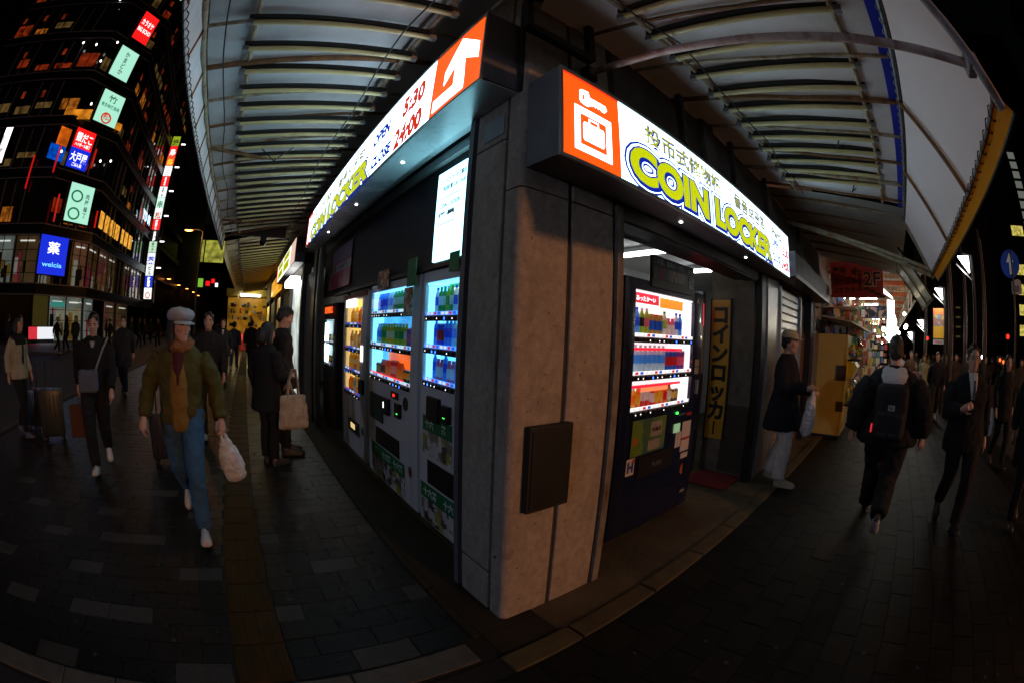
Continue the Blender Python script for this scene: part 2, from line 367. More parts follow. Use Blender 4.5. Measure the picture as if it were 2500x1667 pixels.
# corner piece with a rounded arris, wrapping both faces
pts = [(1.140, 1.612), (1.140, 1.53)] + [(1.18-.04*math.cos(t), 1.53-.04*math.sin(t)) for t in [i*math.pi/12 for i in range(1, 6)]] + [(1.18, 1.49), (1.452, 1.49), (1.452, 1.52), (1.17, 1.52), (1.17, 1.612)]
def corner(z0, z1): MB().prism([(p[0], p[1]) for p in pts], (0, 0, z0), (1, 0, 0), (0, 1, 0), z1-z0).build('concrete_panel', concrete, core, 30, True)
corner(-.01, 2.285); corner(2.292, 4.6)
panel(1.140, 1.17, 1.640, 1.925, -.01, .265); panel(1.140, 1.17, 1.640, 1.925, .277, 2.60); panel(1.140, 1.17, 1.640, 1.925, 2.607, 4.6)
panel(1.489, 1.822, 1.49, 1.52, -.01, 2.285); panel(1.489, 1.822, 1.49, 1.52, 2.292, 4.6)
B('door_trim', mat('painted trim', (.22, .20, .175), .6, var=.25, vs=9, dirt=(.1, .06, .03), ds=8), (1.848, 1.905, 1.478, 1.60, 0, 2.40)).parent = core
B('door_trim', mat('grey trim', (.13, .13, .14), .5, var=.2), (1.128, 1.20, 1.950, 1.998, 0, 2.87)).parent = core
MB().cbox(1.134, 1.141, 1.655, 1.845, 2.642, 2.775, .003).build('wall_plate', mat('grey plate', (.27, .29, .32), .5, var=.1), core, world=True)
MB().path([(1.145, 1.53, 2.86), (1.13, 1.52, 3.2), (1.13, 1.52, 4.4)], .016, 8).build('cable_conduit', dark_m, core, 40, True)
MB().sphere((1.139, 1.575, .41), .008, 8, 6).build('anchor_hole', black_m, core, world=True)
# upper walls
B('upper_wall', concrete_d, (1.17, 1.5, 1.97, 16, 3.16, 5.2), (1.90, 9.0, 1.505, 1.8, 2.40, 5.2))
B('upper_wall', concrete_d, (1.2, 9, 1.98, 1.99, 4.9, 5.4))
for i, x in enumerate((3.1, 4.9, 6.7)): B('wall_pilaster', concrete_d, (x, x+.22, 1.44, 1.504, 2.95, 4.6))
# dark steel brackets over the corner
a = AY(1291, 66, 1.40); b_ = AY(1442, 150, 1.40); c_ = AY(1425, -60, 1.40)
br = MB(); br.path([a, b_], .034, 4); br.path([b_, c_], .034, 4); br.path([Vector((a.x, 1.40, a.z)), Vector((a.x-.03, 1.40, a.z+.7))], .03, 4); br.path([a+Vector((0, 0, .28)), b_+Vector((0, 0, .5))], .022, 4)
br.build('awning_bracket', mat('black iron', (.018, .016, .014), .7, var=.4), bld, world=True)
for x in (2.45, 3.4, 4.4): B('awning_bracket', mat('black iron', (.02, .02, .02)), (x, x+.05, 1.30, 1.505, 3.0, 3.05), (x, x+.05, 1.30, 1.35, 3.05, 3.45))
# left recess behind the machines
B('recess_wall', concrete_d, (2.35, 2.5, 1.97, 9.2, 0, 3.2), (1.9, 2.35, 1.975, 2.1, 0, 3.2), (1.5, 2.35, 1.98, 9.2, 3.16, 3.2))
B('header_panel', mat('black header panel', (.014, .014, .016), .55, var=.3, vs=3), (1.38, 1.42, 2.0, 7.4, 2.075, 2.90))
B('shutter_box', dark_m, (1.30, 1.5, 2.0, 6.44, 2.985, 3.075))
B('shutter_rail', mat('pale shutter rail', (.4, .4, .4), .4), (1.335, 1.378, 2.0, 6.44, 2.905, 2.98))
B('ledge', dark_m, (1.33, 1.41, 2.0, 6.44, 2.04, 2.072))
# left posts and the recess end
post_m = mat('brown stained post', (.10, .085, .07), .6, var=.35, vs=5, dirt=(.05, .04, .03), ds=4)
B('post', post_m, (1.14, 1.19, 6.50, 6.86, 0, 2.86)); B('post', steel_m, (1.12, 1.14, 6.62, 6.68, 0, 2.86)); B('post', dark_m, (1.12, 1.18, 6.90, 7.20, 0, 2.86))
# right doorway and the lit locker room
room_m = mat('white painted room', (.74, .74, .73), .6, var=.06, vs=2)
B('room_ceiling', room_m, (1.92, 9, 1.82, 4.2, 2.76, 2.80)); B('room_wall', room_m, (1.92, 9, 4.2, 4.3, 0, 2.8), (8.9, 9, 2.5, 4.2, 0, 2.8), (1.91, 2.05, 1.985, 4.2, 0, 2.8))
B('door_header', mat('brown header', (.10, .085, .07), .6, var=.3), (1.906, 4.46, 1.50, 1.80, 2.30, 2.398)); B('shutter_slot', black_m, (1.906, 4.46, 1.52, 1.66, 2.286, 2.298))
B('side_wall', mat('stained brown wall', (.15, .12, .085), .85, var=.35, vs=3, dirt=(.06, .045, .03), ds=3, bump=.3), (4.78, 4.90, 1.66, 2.26, 0, 2.76), (4.9, 8.9, 2.14, 2.26, 0, 2.76))
B('side_wall_base', mat('dark brown dado', (.05, .032, .02), .7, var=.3), (4.772, 4.7795, 1.66, 2.0, .02, .86))
B('door_jamb', dark_m, (4.66, 4.78, 1.50, 1.60, 0, 2.40), (4.60, 4.655, 1.50, 1.58, 0, 2.40)); B('door_jamb', steel_m, (4.80, 4.86, 1.485, 1.52, 0, 2.36))
B('inner_door_frame', mat('grey door frame', (.26, .27, .29), .4, metal=.5), (4.60, 4.68, 2.30, 2.36, 0, 2.2), (4.60, 4.68, 2.36, 3.1, 0, .08), (4.62, 4.66, 2.36, 3.1, .08, 2.2))
B('steel_panel', steel_m, (4.866, 5.36, 1.50, 1.53, 0, 2.40))
B('shutter_guide', alu_m, (5.365, 5.43, 1.47, 1.53, 0, 2.36)); B('shutter_guide', alu_m, (6.62, 6.70, 1.46, 1.53, 0, 2.36))
sb = B('roller_shutter', dark_m, (5.43, 6.62, 1.52, 1.54, 0, 2.36))
for k in range(22): MB().cbox(5.435, 6.615, 1.498, 1.519, .02+.106*k, .02+.106*k+.088, .02).build('shutter_slat', mat('grey shutter slat', (.45, .46, .45), .35, metal=.6, var=.1), sb, world=True)
B('side_door', mat('brown side door', (.10, .055, .02), .5, var=.3, vs=4), (6.72, 7.45, 1.56, 1.60, 0, 2.3)); B('side_door_frame', black_m, (7.46, 7.80, 1.44, 1.60, 0, 2.4)); B('side_door_edge', alu_m, (7.805, 7.84, 1.42, 1.5, 0, 2.35))
B('shop_fascia', dark_m, (5.0, 8.1, 1.16, 1.50, 2.42, 2.72)); B('shop_fascia_edge', alu_m, (5.02, 8.1, 1.15, 1.158, 2.40, 2.45))
# black hatch on the pillar
ht = thing('meter_box', 'flat black metal box fixed to the orange-lit side of the pillar', 'meter box', (1.36, 1.49, .70))
hb = MB(); hb.cbox(1.222, 1.508, 1.445, 1.489, .70, 1.15, .006); hb.build('case', mat('black meter case', (.012, .011, .010), .65, var=.4), ht, world=True)
MB().cbox(1.236, 1.494, 1.438, 1.4445, .72, 1.13, .004).build('cover', mat('black meter cover', (.007, .007, .007), .6, var=.3), ht, world=True)
# flat red patch in the doorway: red light on the floor, put into colour
tag(MB().cbox(4.15, 4.72, 1.62, 2.2, .0, .012, .004).build('red_light_patch', mat('red floor light tint', (.16, .006, .008), .9, var=.3, vs=30, bump=.6, bs=200)), 'flat patch painting the red light on the floor in front of the yellow vertical sign', 'floor patch')
# ceiling lamps inside
for i, (x, y0, y1) in enumerate(((4.30, 2.55, 3.75), (5.75, 2.6, 3.7), (2.9, 2.5, 3.7))):
    t = thing('ceiling_lamp', ('lit white tube lamp above the dark blue machine', 'lit white tube lamp behind the end of the room', 'lit white tube lamp over the back of the blue machine')[i], 'lamp', (x, (y0+y1)/2, 2.64), 0)
    MB().cbox(x-.06, x+.06, y0, y1, 2.70, 2.758, .01).build('housing', white_m, t, world=True)
    MB().tube((x, y0+.02, 2.672), (x, y1-.02, 2.672), .026, 10).build('tube', lit('fluorescent tube', (.95, 1, 1), 9), t, world=True)
# yellow vertical sign on the side wall
ys = thing('hanging_sign', 'yellow vertical board with black katakana beside the doorway', 'sign', (4.77, 2.1, .42))
MB().cbox(4.755, 4.776, 1.985, 2.245, .42, 2.11, .004).build('board', mat('yellow sign board', (.62, .30, .02), .5, var=.12, vs=4), ys, world=True)
fr = MB()
for q in ((1.965, 1.984, .40, 2.13), (2.246, 2.262, .40, 2.13)): fr.box(4.75, 4.778, q[0], q[1], q[2], q[3])
fr.build('frame', black_m, ys, world=True)
for i, ch in enumerate('コインロッカ'): text('letter', ch, .25, mat('black print', (.01, .01, .01), .5), ys, (4.7545, 2.115, 1.84-.232*i), LX, Zv, bold=.012, align='CENTER')
MB().box(4.7515, 4.7545, 2.103, 2.127, .47, .64).build('letter', MATS['black print'], ys, world=True)

# ------------------------------------------------------------------ back-lit signs
w_face = lit('white sign face', (.70, .98, 1.16), 3.3)
o_face = lit('orange sign face', (1.0, .10, .004), 1.15)
r_face = lit('red sign face', (1.0, .035, .006), 1.15)
o2_face = lit('light orange sign face', (1.0, .14, .0), 1.1)
w_ink = lit('white sign film', (.70, .98, 1.16), 3.3)
yg = lit('yellow green film', (.60, .66, .0), 1.0); bl = lit('blue film', (.0, .02, .50), .7); rd = lit('red film', (.75, .03, .0), .75); yd = lit('dark yellow film', (.50, .50, .0), .9)
case_m = mat('grey sign casing', (.17, .17, .185), .5, var=.12, vs=3, dirt=(.10, .10, .11), ds=2)
soffit_m = mat('pale soffit', (.66, .70, .72), .28, var=.06, vs=2, spec=.9)
def coin(parent, x0, x1, z0, h, org, du, off, s):
    """the COIN LOCKER lettering: blue outline, white gap, blue block, yellow-green letters"""
    nn = du.cross(Zv); size = h*1.38; W = x1-x0
    c = bpy.data.curves.new('t', 'FONT'); c.body = 'COIN LOCKER'; c.size = size; o = bpy.data.objects.new('t', c); me = bpy.data.meshes.new_from_object(o)
    vx_ = [v.co.x for v in me.vertices]; k = W/(max(vx_)-min(vx_)); bpy.data.objects.remove(o); bpy.data.curves.remove(c); bpy.data.meshes.remove(me)
    p = org+du*(x0-min(vx_)*k)+Zv*z0
    for i, (m, bo, dx, dz) in enumerate(((bl, .056, .004, -.004), (w_ink, .043, .004, -.004), (bl, .033, .006, -.007), (yg, .015, 0, 0))):
        text('lettering', 'COIN LOCKER', size, m, parent, p+nn*(off+.0012*i)+du*dx+Zv*dz, du, Zv, bold=bo*s, sx=k, thick=.001, smooth=4)
# right sign
sr = thing('light_box_sign', 'back-lit white coin locker sign with orange key and suitcase panel at its left end', 'sign', (3.1, 1.25, 2.396))
B('casing', case_m, (1.165, 5.02, 1.26, 1.502, 2.390, 2.912), parent=sr)
fb = MB(); e = .012
fb.box(1.165, 5.02, 1.244, 1.2599, 2.384, 2.402); fb.box(1.165, 5.02, 1.244, 1.2599, 2.894, 2.916); fb.box(1.165, 1.181, 1.244, 1.2599, 2.402, 2.894); fb.box(5.004, 5.02, 1.244, 1.2599, 2.402, 2.894)
fb.build('frame', alu_m, sr, world=True)
B('face', w_face, (1.602, 5.004, 1.2505, 1.2598, 2.402, 2.894), parent=sr)
B('icon_panel', o_face, (1.181, 1.602, 1.2503, 1.2598, 2.402, 2.894), parent=sr)
B('panel_edge', r_face, (1.181, 1.602, 1.2485, 1.2502, 2.883, 2.894), (1.181, 1.186, 1.2485, 1.2502, 2.402, 2.883), parent=sr)
ic = MB(); o0 = Vector((0, 1.2502, 0)); P = lambda pts_: ic.prism(pts_, o0, (1, 0, 0), (0, 0, 1), .0015)
for q in ((1.26, 1.53, 2.672, 2.712), (1.26, 1.53, 2.455, 2.492), (1.26, 1.298, 2.492, 2.672), (1.490, 1.53, 2.492, 2.672)): P([(q[0], q[2]), (q[1], q[2]), (q[1], q[3]), (q[0], q[3])])
P([(1.318, 2.535), (1.326, 2.522), (1.465, 2.522), (1.473, 2.535), (1.473, 2.617), (1.465, 2.630), (1.326, 2.630), (1.318, 2.617)])
for q in ((1.358, 1.366, 2.630, 2.652), (1.424, 1.432, 2.630, 2.652), (1.358, 1.432, 2.652, 2.660)): P([(q[0], q[2]), (q[1], q[2]), (q[1], q[3]), (q[0], q[3])])
key = [(1.335, 2.735), (1.36, 2.735), (1.372, 2.748), (1.392, 2.752), (1.40, 2.764), (1.413, 2.752), (1.424, 2.764), (1.436, 2.752), (1.447, 2.764), (1.46, 2.752), (1.482, 2.752), (1.503, 2.775), (1.49, 2.800), (1.372, 2.800), (1.36, 2.832), (1.335, 2.832)]
P(key); P([(1.297, 2.755), (1.305, 2.742), (1.335, 2.735), (1.335, 2.765), (1.318, 2.765), (1.318, 2.80), (1.335, 2.80), (1.335, 2.832), (1.305, 2.825), (1.297, 2.812)])
ic.build('icon', w_ink, sr, world=True)
O = Vector((0, 1.2503, 0))
coin(sr, 1.70, 4.15, 2.455, .205, O, RX, .001, 1.0)
def cjk(parent, body, x0, x1, z, h, org, du, off, s=1.):
    nn = du.cross(Zv)
    text('lettering', body, h*1.15, bl, parent, org+du*(x0+.003)+Zv*(z-.004)+nn*off, du, Zv, bold=.0055*s, fit=x1-x0, thick=.001)
    text('lettering', body, h*1.15, yd, parent, org+du*x0+Zv*z+nn*(off+.0012), du, Zv, bold=.001*s, fit=x1-x0, thick=.001)
cjk(sr, '投币式储物柜', 1.84, 2.89, 2.735, .125, O, RX, .001)
cjk(sr, '물품보관함', 3.16, 4.03, 2.735, .115, O, RX, .001)
cjk(sr, 'Part2', 4.27, 4.70, 2.755, .10, O, RX, .001)
nR = Vector((0, -1, 0))
text('lettering', 'OPEN', .115, bl, sr, O+RX*4.26+Zv*2.63+nR*.001, RX, Zv, fit=.28, thick=.001, bold=.004)
text('lettering', 'CLOSE', .115, bl, sr, O+RX*4.25+Zv*2.475+nR*.001, RX, Zv, fit=.34, thick=.001, bold=.004)
text('lettering', '5:30', .15, rd, sr, O+RX*4.70+Zv*2.61+nR*.001, RX, Zv, fit=.28, bold=.008, thick=.001)
text('lettering', '24:00', .15, rd, sr, O+RX*4.62+Zv*2.452+nR*.001, RX, Zv, fit=.36, bold=.008, thick=.001)
dl_m = lit('downlight lens', (1, 1, .95), 9)
for x in (2.42, 3.70): MB().lathe([(.013, 0), (.013, .006), (.0, .006)], 12, (x, 1.372, 2.384)).build('downlight', dl_m, sr, world=True)
# left sign (reads from far to near); u runs along -Y
sl = thing('light_box_sign', 'long back-lit white coin locker sign with orange bent arrow at its near end', 'sign', (.95, 4.2, 2.86))
B('casing', case_m, (.914, 1.139, 1.548, 6.93, 2.872, 3.392), parent=sl)
B('soffit', soffit_m, (.914, 1.139, 1.56, 6.92, 2.862, 2.8715), (1.14, 1.32, 2.0, 6.44, 2.985, 2.99), parent=sl)
fb = MB()
for q in ((1.548, 6.93, 2.856, 2.872), (1.548, 6.93, 3.374, 3.394), (1.548, 1.562, 2.872, 3.374), (6.916, 6.93, 2.872, 3.374)): fb.box(.898, .9139, q[0], q[1], q[2], q[3])
fb.build('frame', alu_m, sl, world=True)
B('face', lit('white long sign face', (.70, .98, 1.16), 4.8), (.9045, .9138, 2.150, 6.50, 2.872, 3.374), parent=sl)
B('arrow_panel', o_face, (.9043, .9138, 1.562, 2.150, 2.872, 3.374), parent=sl)
B('icon_panel', r_face, (.9043, .9138, 6.50, 6.916, 2.872, 3.374), parent=sl)
ar = MB(); oL = Vector((.9042, 0, 0))
def PL(pts_): ar.prism([(-y, z) for y, z in pts_], oL, LX, Zv, .0015)
PL([(2.11, 2.905), (1.74, 2.905), (1.74, 2.995), (2.11, 2.995)]); PL([(1.862, 2.995), (1.74, 2.995), (1.752, 3.145), (1.862, 3.145)])
PL([(1.99, 3.055), (1.862, 3.145), (1.752, 3.145), (1.605, 3.055), (1.605, 3.185), (1.81, 3.35), (1.99, 3.165)])
ar.build('arrow', w_ink, sl, world=True)
ic = MB()
for q in ((6.58, 6.64, 2.90, 3.34), (6.78, 6.84, 2.90, 3.34), (6.64, 6.78, 3.08, 3.16)): ic.prism([(-q[1], q[2]), (-q[0], q[2]), (-q[0], q[3]), (-q[1], q[3])], oL, LX, Zv, .0015)
ic.build('icon', w_ink, sl, world=True)
OL = Vector((.9045, 0, 0))
coin(sl, -6.42, -3.44, 2.905, .21, OL, LX, .001, 1.0)
cjk(sl, '投币式储物柜', -6.25, -4.98, 3.185, .13, OL, LX, .001); cjk(sl, '물품보관함', -4.66, -3.60, 3.185, .12, OL, LX, .001)
nL = Vector((-1, 0, 0))
text('lettering', 'OPEN', .16, bl, sl, OL+LX*(-3.34)+Zv*3.155+nL*.001, LX, Zv, fit=.42, thick=.001, bold=.009)
text('lettering', 'CLOSE', .145, bl, sl, OL+LX*(-3.31)+Zv*2.925+nL*.001, LX, Zv, fit=.48, thick=.001, bold=.008)
text('lettering', '5:30', .225, rd, sl, OL+LX*(-2.66)+Zv*3.145+nL*.001, LX, Zv, fit=.38, bold=.013, thick=.001)
text('lettering', '24:00', .225, rd, sl, OL+LX*(-2.76)+Zv*2.90+nL*.001, LX, Zv, fit=.49, bold=.013, thick=.001)
for y in (2.85, 4.15, 5.6): MB().lathe([(.013, 0), (.013, .006), (.0, .006)], 12, (1.03, y, 2.855)).build('downlight', dl_m, sl, world=True)
# white lit panel above the nearest machine (its printed code is left out; small lines of text remain)
wp = thing('notice_sign', 'bright white lit notice panel above the nearest white machine', 'sign', (1.37, 2.6, 2.1))
B('face', lit('white notice face', (.38, .92, 1.10), 4.2), (1.362, 1.3795, 2.30, 2.86, 2.10, 2.82), parent=wp)
for i in range(6): text('small_print', ('コインロッカーのご案内', 'ご利用時間 5:30 - 24:00', '', 'COIN LOCKER', '係員', '')[i] or '----', .045, lit('dark film', (.10, .11, .12), .3), wp, Vector((1.3615, 2.82-.03*(i % 2), 2.72-.07*i)), LX, Zv, thick=.001, fit=.40-.03*i, bold=.0015)
# ------------------------------------------------------------------ awnings
def sheet(f, nu, nv, th=0.):
    v = [f(i/nu, j/nv) for j in range(nv+1) for i in range(nu+1)]; q = []
    for j in range(nv):
        for i in range(nu): a = j*(nu+1)+i; q.append((a, a+1, a+nu+2, a+nu+1))
    return MB().add(v, q)
def lacing(b, pts, r=.005, pitch=.075, amp=.022, d1=Vector((0, 0, 1)), d2=Vector((1, 0, 0))):
    """cord wound round an edge pipe"""
    out = []
    for a, c in zip(pts, pts[1:]):
        a, c = Vector(a), Vector(c); n = max(2, int((c-a).length/pitch))
        for k in range(n*6):
            t = k/(n*6); ph = 2*math.pi*k/6; out.append(a.lerp(c, t)+d1*amp*math.cos(ph)+d2*amp*math.sin(ph))
    b.path(out, r, 4); return b
def batten(parent, p, q, name='tube_batten'):
    """unlit fluorescent tube under a dark channel, from wall end p to outer end q"""
    p, q = Vector(p), Vector(q); d = (q-p).normalized(); s = d.cross(Zv).normalized(); u = s.cross(d)
    m = MB()
    def bar(a, c, w, h0, h1, mi):
        v = [a+s*w*i+u*h for i, h in ((-1, h0), (1, h0), (1, h1), (-1, h1))]+[c+s*w*i+u*h for i, h in ((-1, h0), (1, h0), (1, h1), (-1, h1))]
        m.add(v, [(0, 1, 2, 3), (7, 6, 5, 4), (0, 4, 5, 1), (1, 5, 6, 2), (2, 6, 7, 3), (3, 7, 4, 0)], mi)
    bar(p, q, .026, .012, .046, 0); bar(q-d*.035, q+d*.012, .019, -.028, .011, 1); bar(p-d*.012, p+d*.035, .019, -.028, .011, 1)
    h = m.build(name, [mat('black tube channel', (.010, .009, .007), .6, var=.3), grey_m], parent, world=True)
    MB().tube(p+d*.036-u*.010, q-d*.036-u*.010, .0195, 8).build('tube', cream_m, h, 60, True)
al = thing('awning', 'pale fabric awning over the left pavement with rows of unlit tubes', 'awning', (.2, 5, 3.3))
def sag(y, w=.52): return -.012*abs(math.sin(math.pi*(y-1.17)/w))
def LF(u, v):
    y = .2+8.75*v; x = 1.12-1.85*u
    return (x, y, 3.86-.43*u - .03*math.sin(math.pi*u) + sag(y) + .02*noise.noise((x*1.5, y*1.1, 0)))
sheet(LF, 12, 96).build('fabric', fabric_m, al, 60, True)
def LV(u, v):
    y = .2+8.75*v; return (-.738-.008*u+.01*math.sin(math.pi*u)*math.sin(y*12), y, 3.40-.335*u)
sheet(LV, 4, 120).build('valance', fabric_m, al, 60, True)
MB().path([(-.725, .2+i*.35, 3.335+.004*math.sin(i*1.7)) for i in range(26)], .021, 8).build('purlin', rust_m, al, 60, True)
MB().path([(-.39, .2, 3.455), (-.39, 8.95, 3.455)], .017, 8).build('purlin', rust_m, al, 60, True)
MB().path([(.80, .2, 3.665), (.80, 8.95, 3.665)], .017, 8).build('purlin', rust_m, al, 60, True)
MB().path([(-.742, .2, 3.065), (-.742, 8.95, 3.065)], .013, 6).build('edge_rope', rope_m, al, 60, True)
lacing(MB(), [(-.745, .2, 3.075), (-.745, 8.95, 3.075)], .0045, .085, .024).build('lacing', rope_d, al, world=True)
for i in range(16):
    y = 1.17+.52*i; b = MB(); heavy = i % 5 == 3
    b.path([(-.725, y, 3.36), (-.2, y, 3.485), (.5, y+.02*(-1)**i, 3.65), (1.15, y+.05*(-1)**i, 3.79)], .016 if not heavy else .024, 6)
    b.build('rafter', rust2_m if i % 2 else rust_m, al, 60, True)
    MB().path([(-.725, y, 3.335), (-.742, y-.02, 3.075)], .011, 6).build('strut', rust2_m, al, 60, True)
for y0 in (4.2, 7.4):
    MB().path([(-.725, y0, 3.33), (-.1, y0+.4, 3.42), (.9, y0+.55, 3.62)], .022, 6).build('brace', rust2_m, al, 60, True)
    b = MB(); b.path([(-.2, y0+.3, 3.55), (.05, y0+.3, 3.36), (.3, y0+.3, 3.60)], .008, 5); b.build('hanger_rod', dark_m, al, world=True)
for i in range(25): y = .945+.305*i; batten(al, (.85, y, 3.60), (-.43, y, 3.386))
for k, (x, z, a_) in enumerate(((.62, 3.50, .05), (-.55, 3.345, .04))):
    MB().path([(x+.02*math.sin(i*1.1), .4+.42*i, z-a_*abs(math.sin(i*.75))) for i in range(20)], .006, 5).build('cable', rope_d, al, 60, True)
# second stretch, farther along: tubes lit dim yellow by the shops beyond
al2 = thing('awning', 'yellow-lit farther awning stretching away over the left pavement', 'awning', (.2, 16, 3.3))
sheet(lambda u, v: (1.12-1.85*u, 9.6+17*v, 3.80-.43*u+.01*math.sin(v*80)), 4, 60).build('fabric', mat('yellow-lit awning fabric', (.55, .50, .36), .8, var=.2, vs=1.2, transl=.2), al2, 60, True)  # yellow light of the shops is put into this fabric colour
sheet(lambda u, v: (-.74, 9.6+17*v, 3.37-.33*u), 2, 20).build('valance', MATS['yellow-lit awning fabric'], al2, 60, True)
for x, z in ((-.72, 3.31), (-.4, 3.42), (.8, 3.62)): MB().tube((x, 9.6, z), (x, 26.6, z), .02, 6).build('purlin', rust_m, al2, 60, True)
for i in range(17): MB().path([(-.72, 9.8+i, 3.32), (1.1, 9.8+i, 3.76)], .018, 5).build('rafter', rust_m, al2, 60, True)
for i in range(34): y = 9.9+.45*i; batten(al2, (.85, y, 3.56), (-.40, y, 3.35))
# dark board hanging across the awning between the two stretches, with a round camera dome
a = AY(570, 541, 9.1); c = AY(697, 583, 9.1)
hb = thing('hanging_board', 'dark blank board hung across the awning over the left pavement', 'sign', ((a.x+c.x)/2, 9.1, a.z))
MB().cbox(a.x, c.x, 9.1, 9.2, c.z, a.z, .01).build('board', mat('dark brown board', (.045, .03, .028), .6, var=.2), hb, world=True)
for x in (a.x+.3, c.x-.3): MB().tube((x, 9.15, a.z), (x, 9.15, 3.65), .012, 6).build('hanger', dark_m, hb, world=True)
d = AY(643, 585, 9.02); dm = thing('camera_dome', 'small black dome camera under the dark hanging board', 'camera', d)
MB().sphere((d.x, d.y, d.z-.06), .085, 14, 10).build('dome', mat('black dome', (.01, .01, .01), .15), dm, 60, True); MB().cbox(d.x-.07, d.x+.07, d.y-.07, d.y+.07, d.z-.02, d.z+.06, .01).build('base', dark_m, dm, world=True)
d = AY(580, 512, 8.3); sp = thing('spotlight', 'small silver spotlight hanging under the left awning', 'lamp', d)
MB().path([d+Vector((-.03, 0, .06)), d+Vector((.05, -.06, -.07))], [.035, .045], 10).build('head', steel_m, sp, 40, True); MB().tube(d+Vector((-.03, 0, .06)), d+Vector((-.03, .0, .4)), .01, 6).build('arm', dark_m, sp, world=True)

ar_ = thing('awning', 'pale fabric awning over the right pavement with a blue strip and yellow hem', 'awning', (3, .4, 3.2))
def RF(u, v):
    x = .95+3.95*v; y = 1.50-1.84*u
    return (x, y, 3.60-.397*u-.02*math.sin(math.pi*u)+.02*noise.noise((x*1.3, y*1.5, 5)))
sheet(RF, 12, 50).build('fabric', fabric_m, ar_, 60, True)
sheet(lambda u, v: (4.92+4.4*v, 1.50-1.95*u, 3.56-.42*u), 4, 20).build('fabric', mat('dim old awning fabric', (.30, .29, .26), .85, var=.25, vs=1.5, transl=.1), ar_, 60, True)
y0, z0, y1, z1 = -.40, 3.17, -.76, 2.51
XN, XF = 1.18, 5.45
def ap(x, t): return Vector((x, y0+(y1-y0)*t, z0+(z1-z0)*t))
def apx(t): return XN+.34*t
sheet(lambda u, v: tuple(ap(apx(.05+.93*u)+(XF-apx(u))*v, .05+.93*u)+Vector((0, .25, .45)).normalized()*.02*math.sin(math.pi*u)), 10, 40).build('apron', mat('apron fabric', (.78, .81, .85), .7, var=.05, vs=2, transl=.12), ar_, 60, True)
MB().add([Vector((XN-.2, -.325, 3.178)), Vector((4.95, -.325, 3.178)), ap(4.95, .0), ap(XN-.2, .0)], [(0, 1, 2, 3)]).build('blue_strip', mat('blue awning strip', (.012, .03, .50), .6, var=.08), ar_, world=True)
MB().tube(ap(XN, .02), ap(XF, .02), .016, 8).build('edge_pipe', alu_m, ar_, 60, True); MB().tube(ap(XN, .055), ap(XF, .055), .010, 8).build('edge_pipe', dark_m, ar_, 60, True)
lacing(MB(), [ap(XN, .015), ap(4.95, .015)], .004, .10, .024, Vector((0, .6, .8)), Vector((0, .8, -.6))).build('lacing', rope_m, ar_, world=True)
MB().tube(ap(apx(-.1), -.1), ap(apx(1.06), 1.06), .026, 10).build('end_pipe', mat('grey pipe', (.30, .30, .30), .5, var=.25, dirt=(.16, .07, .03), ds=10), ar_, 60, True)
MB().tube(ap(XF, .0), ap(XF+.05, 1.06), .024, 10).build('end_pipe', rust_m, ar_, 60, True); MB().tube(ap(XF-.08, .0), ap(XF-.02, 1.04), .018, 8).build('end_pipe', MATS['grey pipe'], ar_, 60, True)
for x in (2.60, 3.78): MB().tube(ap(x, .03)+Vector((0, .02, -.02)), ap(x, .97)+Vector((0, .02, -.02)), .017, 8).build('strut', rust2_m, ar_, 60, True)
def YS(u, v):
    x = apx(1.)+.0+(XF+.02-apx(1.))*v; p = ap(x, 1.0); return (x, p.y-.012-.075*u+.006*math.sin(x*9), p.z+.01-.075*u)
sheet(YS, 4, 60).build('yellow_hem', mat('yellow awning hem', (.72, .36, .01), .6, var=.1, vs=3, transl=.15), ar_, 60, True)
MB().tube(Vector(YS(1, 0)), Vector(YS(1, 1)), .011, 6).build('edge_pipe', dark_m, ar_, 60, True); MB().tube(ap(apx(1), .985), ap(XF, .985), .012, 6).build('edge_pipe', MATS['grey pipe'], ar_, 60, True)
lacing(MB(), [ap(apx(1), .995), ap(XF, .995)], .004, .11, .028, Vector((0, .7, .7)), Vector((0, .7, -.7))).build('lacing', rope_d, ar_, world=True)
for i in range(14): x = .94+.262*i; batten(ar_, (x, 1.06, 3.40), (x, -.166, 3.207))
for y, z in ((-.12, 3.225), (1.02, 3.425)): MB().tube((.95, y, z), (4.9, y, z), .017, 8).build('purlin', rust_m, ar_, 60, True)
for i in range(9):
    x = 1.1+.52*i; MB().path([(x, -.38, 3.165), (x+.02, .4, 3.305), (x-.03, 1.48, 3.54)], .015 if i % 3 else .022, 6).build('rafter', rust2_m if i % 2 else rust_m, ar_, 60, True)
for i in range(6): x = 5.2+.65*i; MB().path([(x, -.42, 3.17), (x, 1.48, 3.53)], .018, 6).build('rafter', rust2_m, ar_, 60, True)
MB().path([(1.0+.2*i, .9+.02*math.sin(i), 3.33-.05*abs(math.sin(i*.8))) for i in range(19)], .006, 5).build('cable', rope_d, ar_, 60, True)
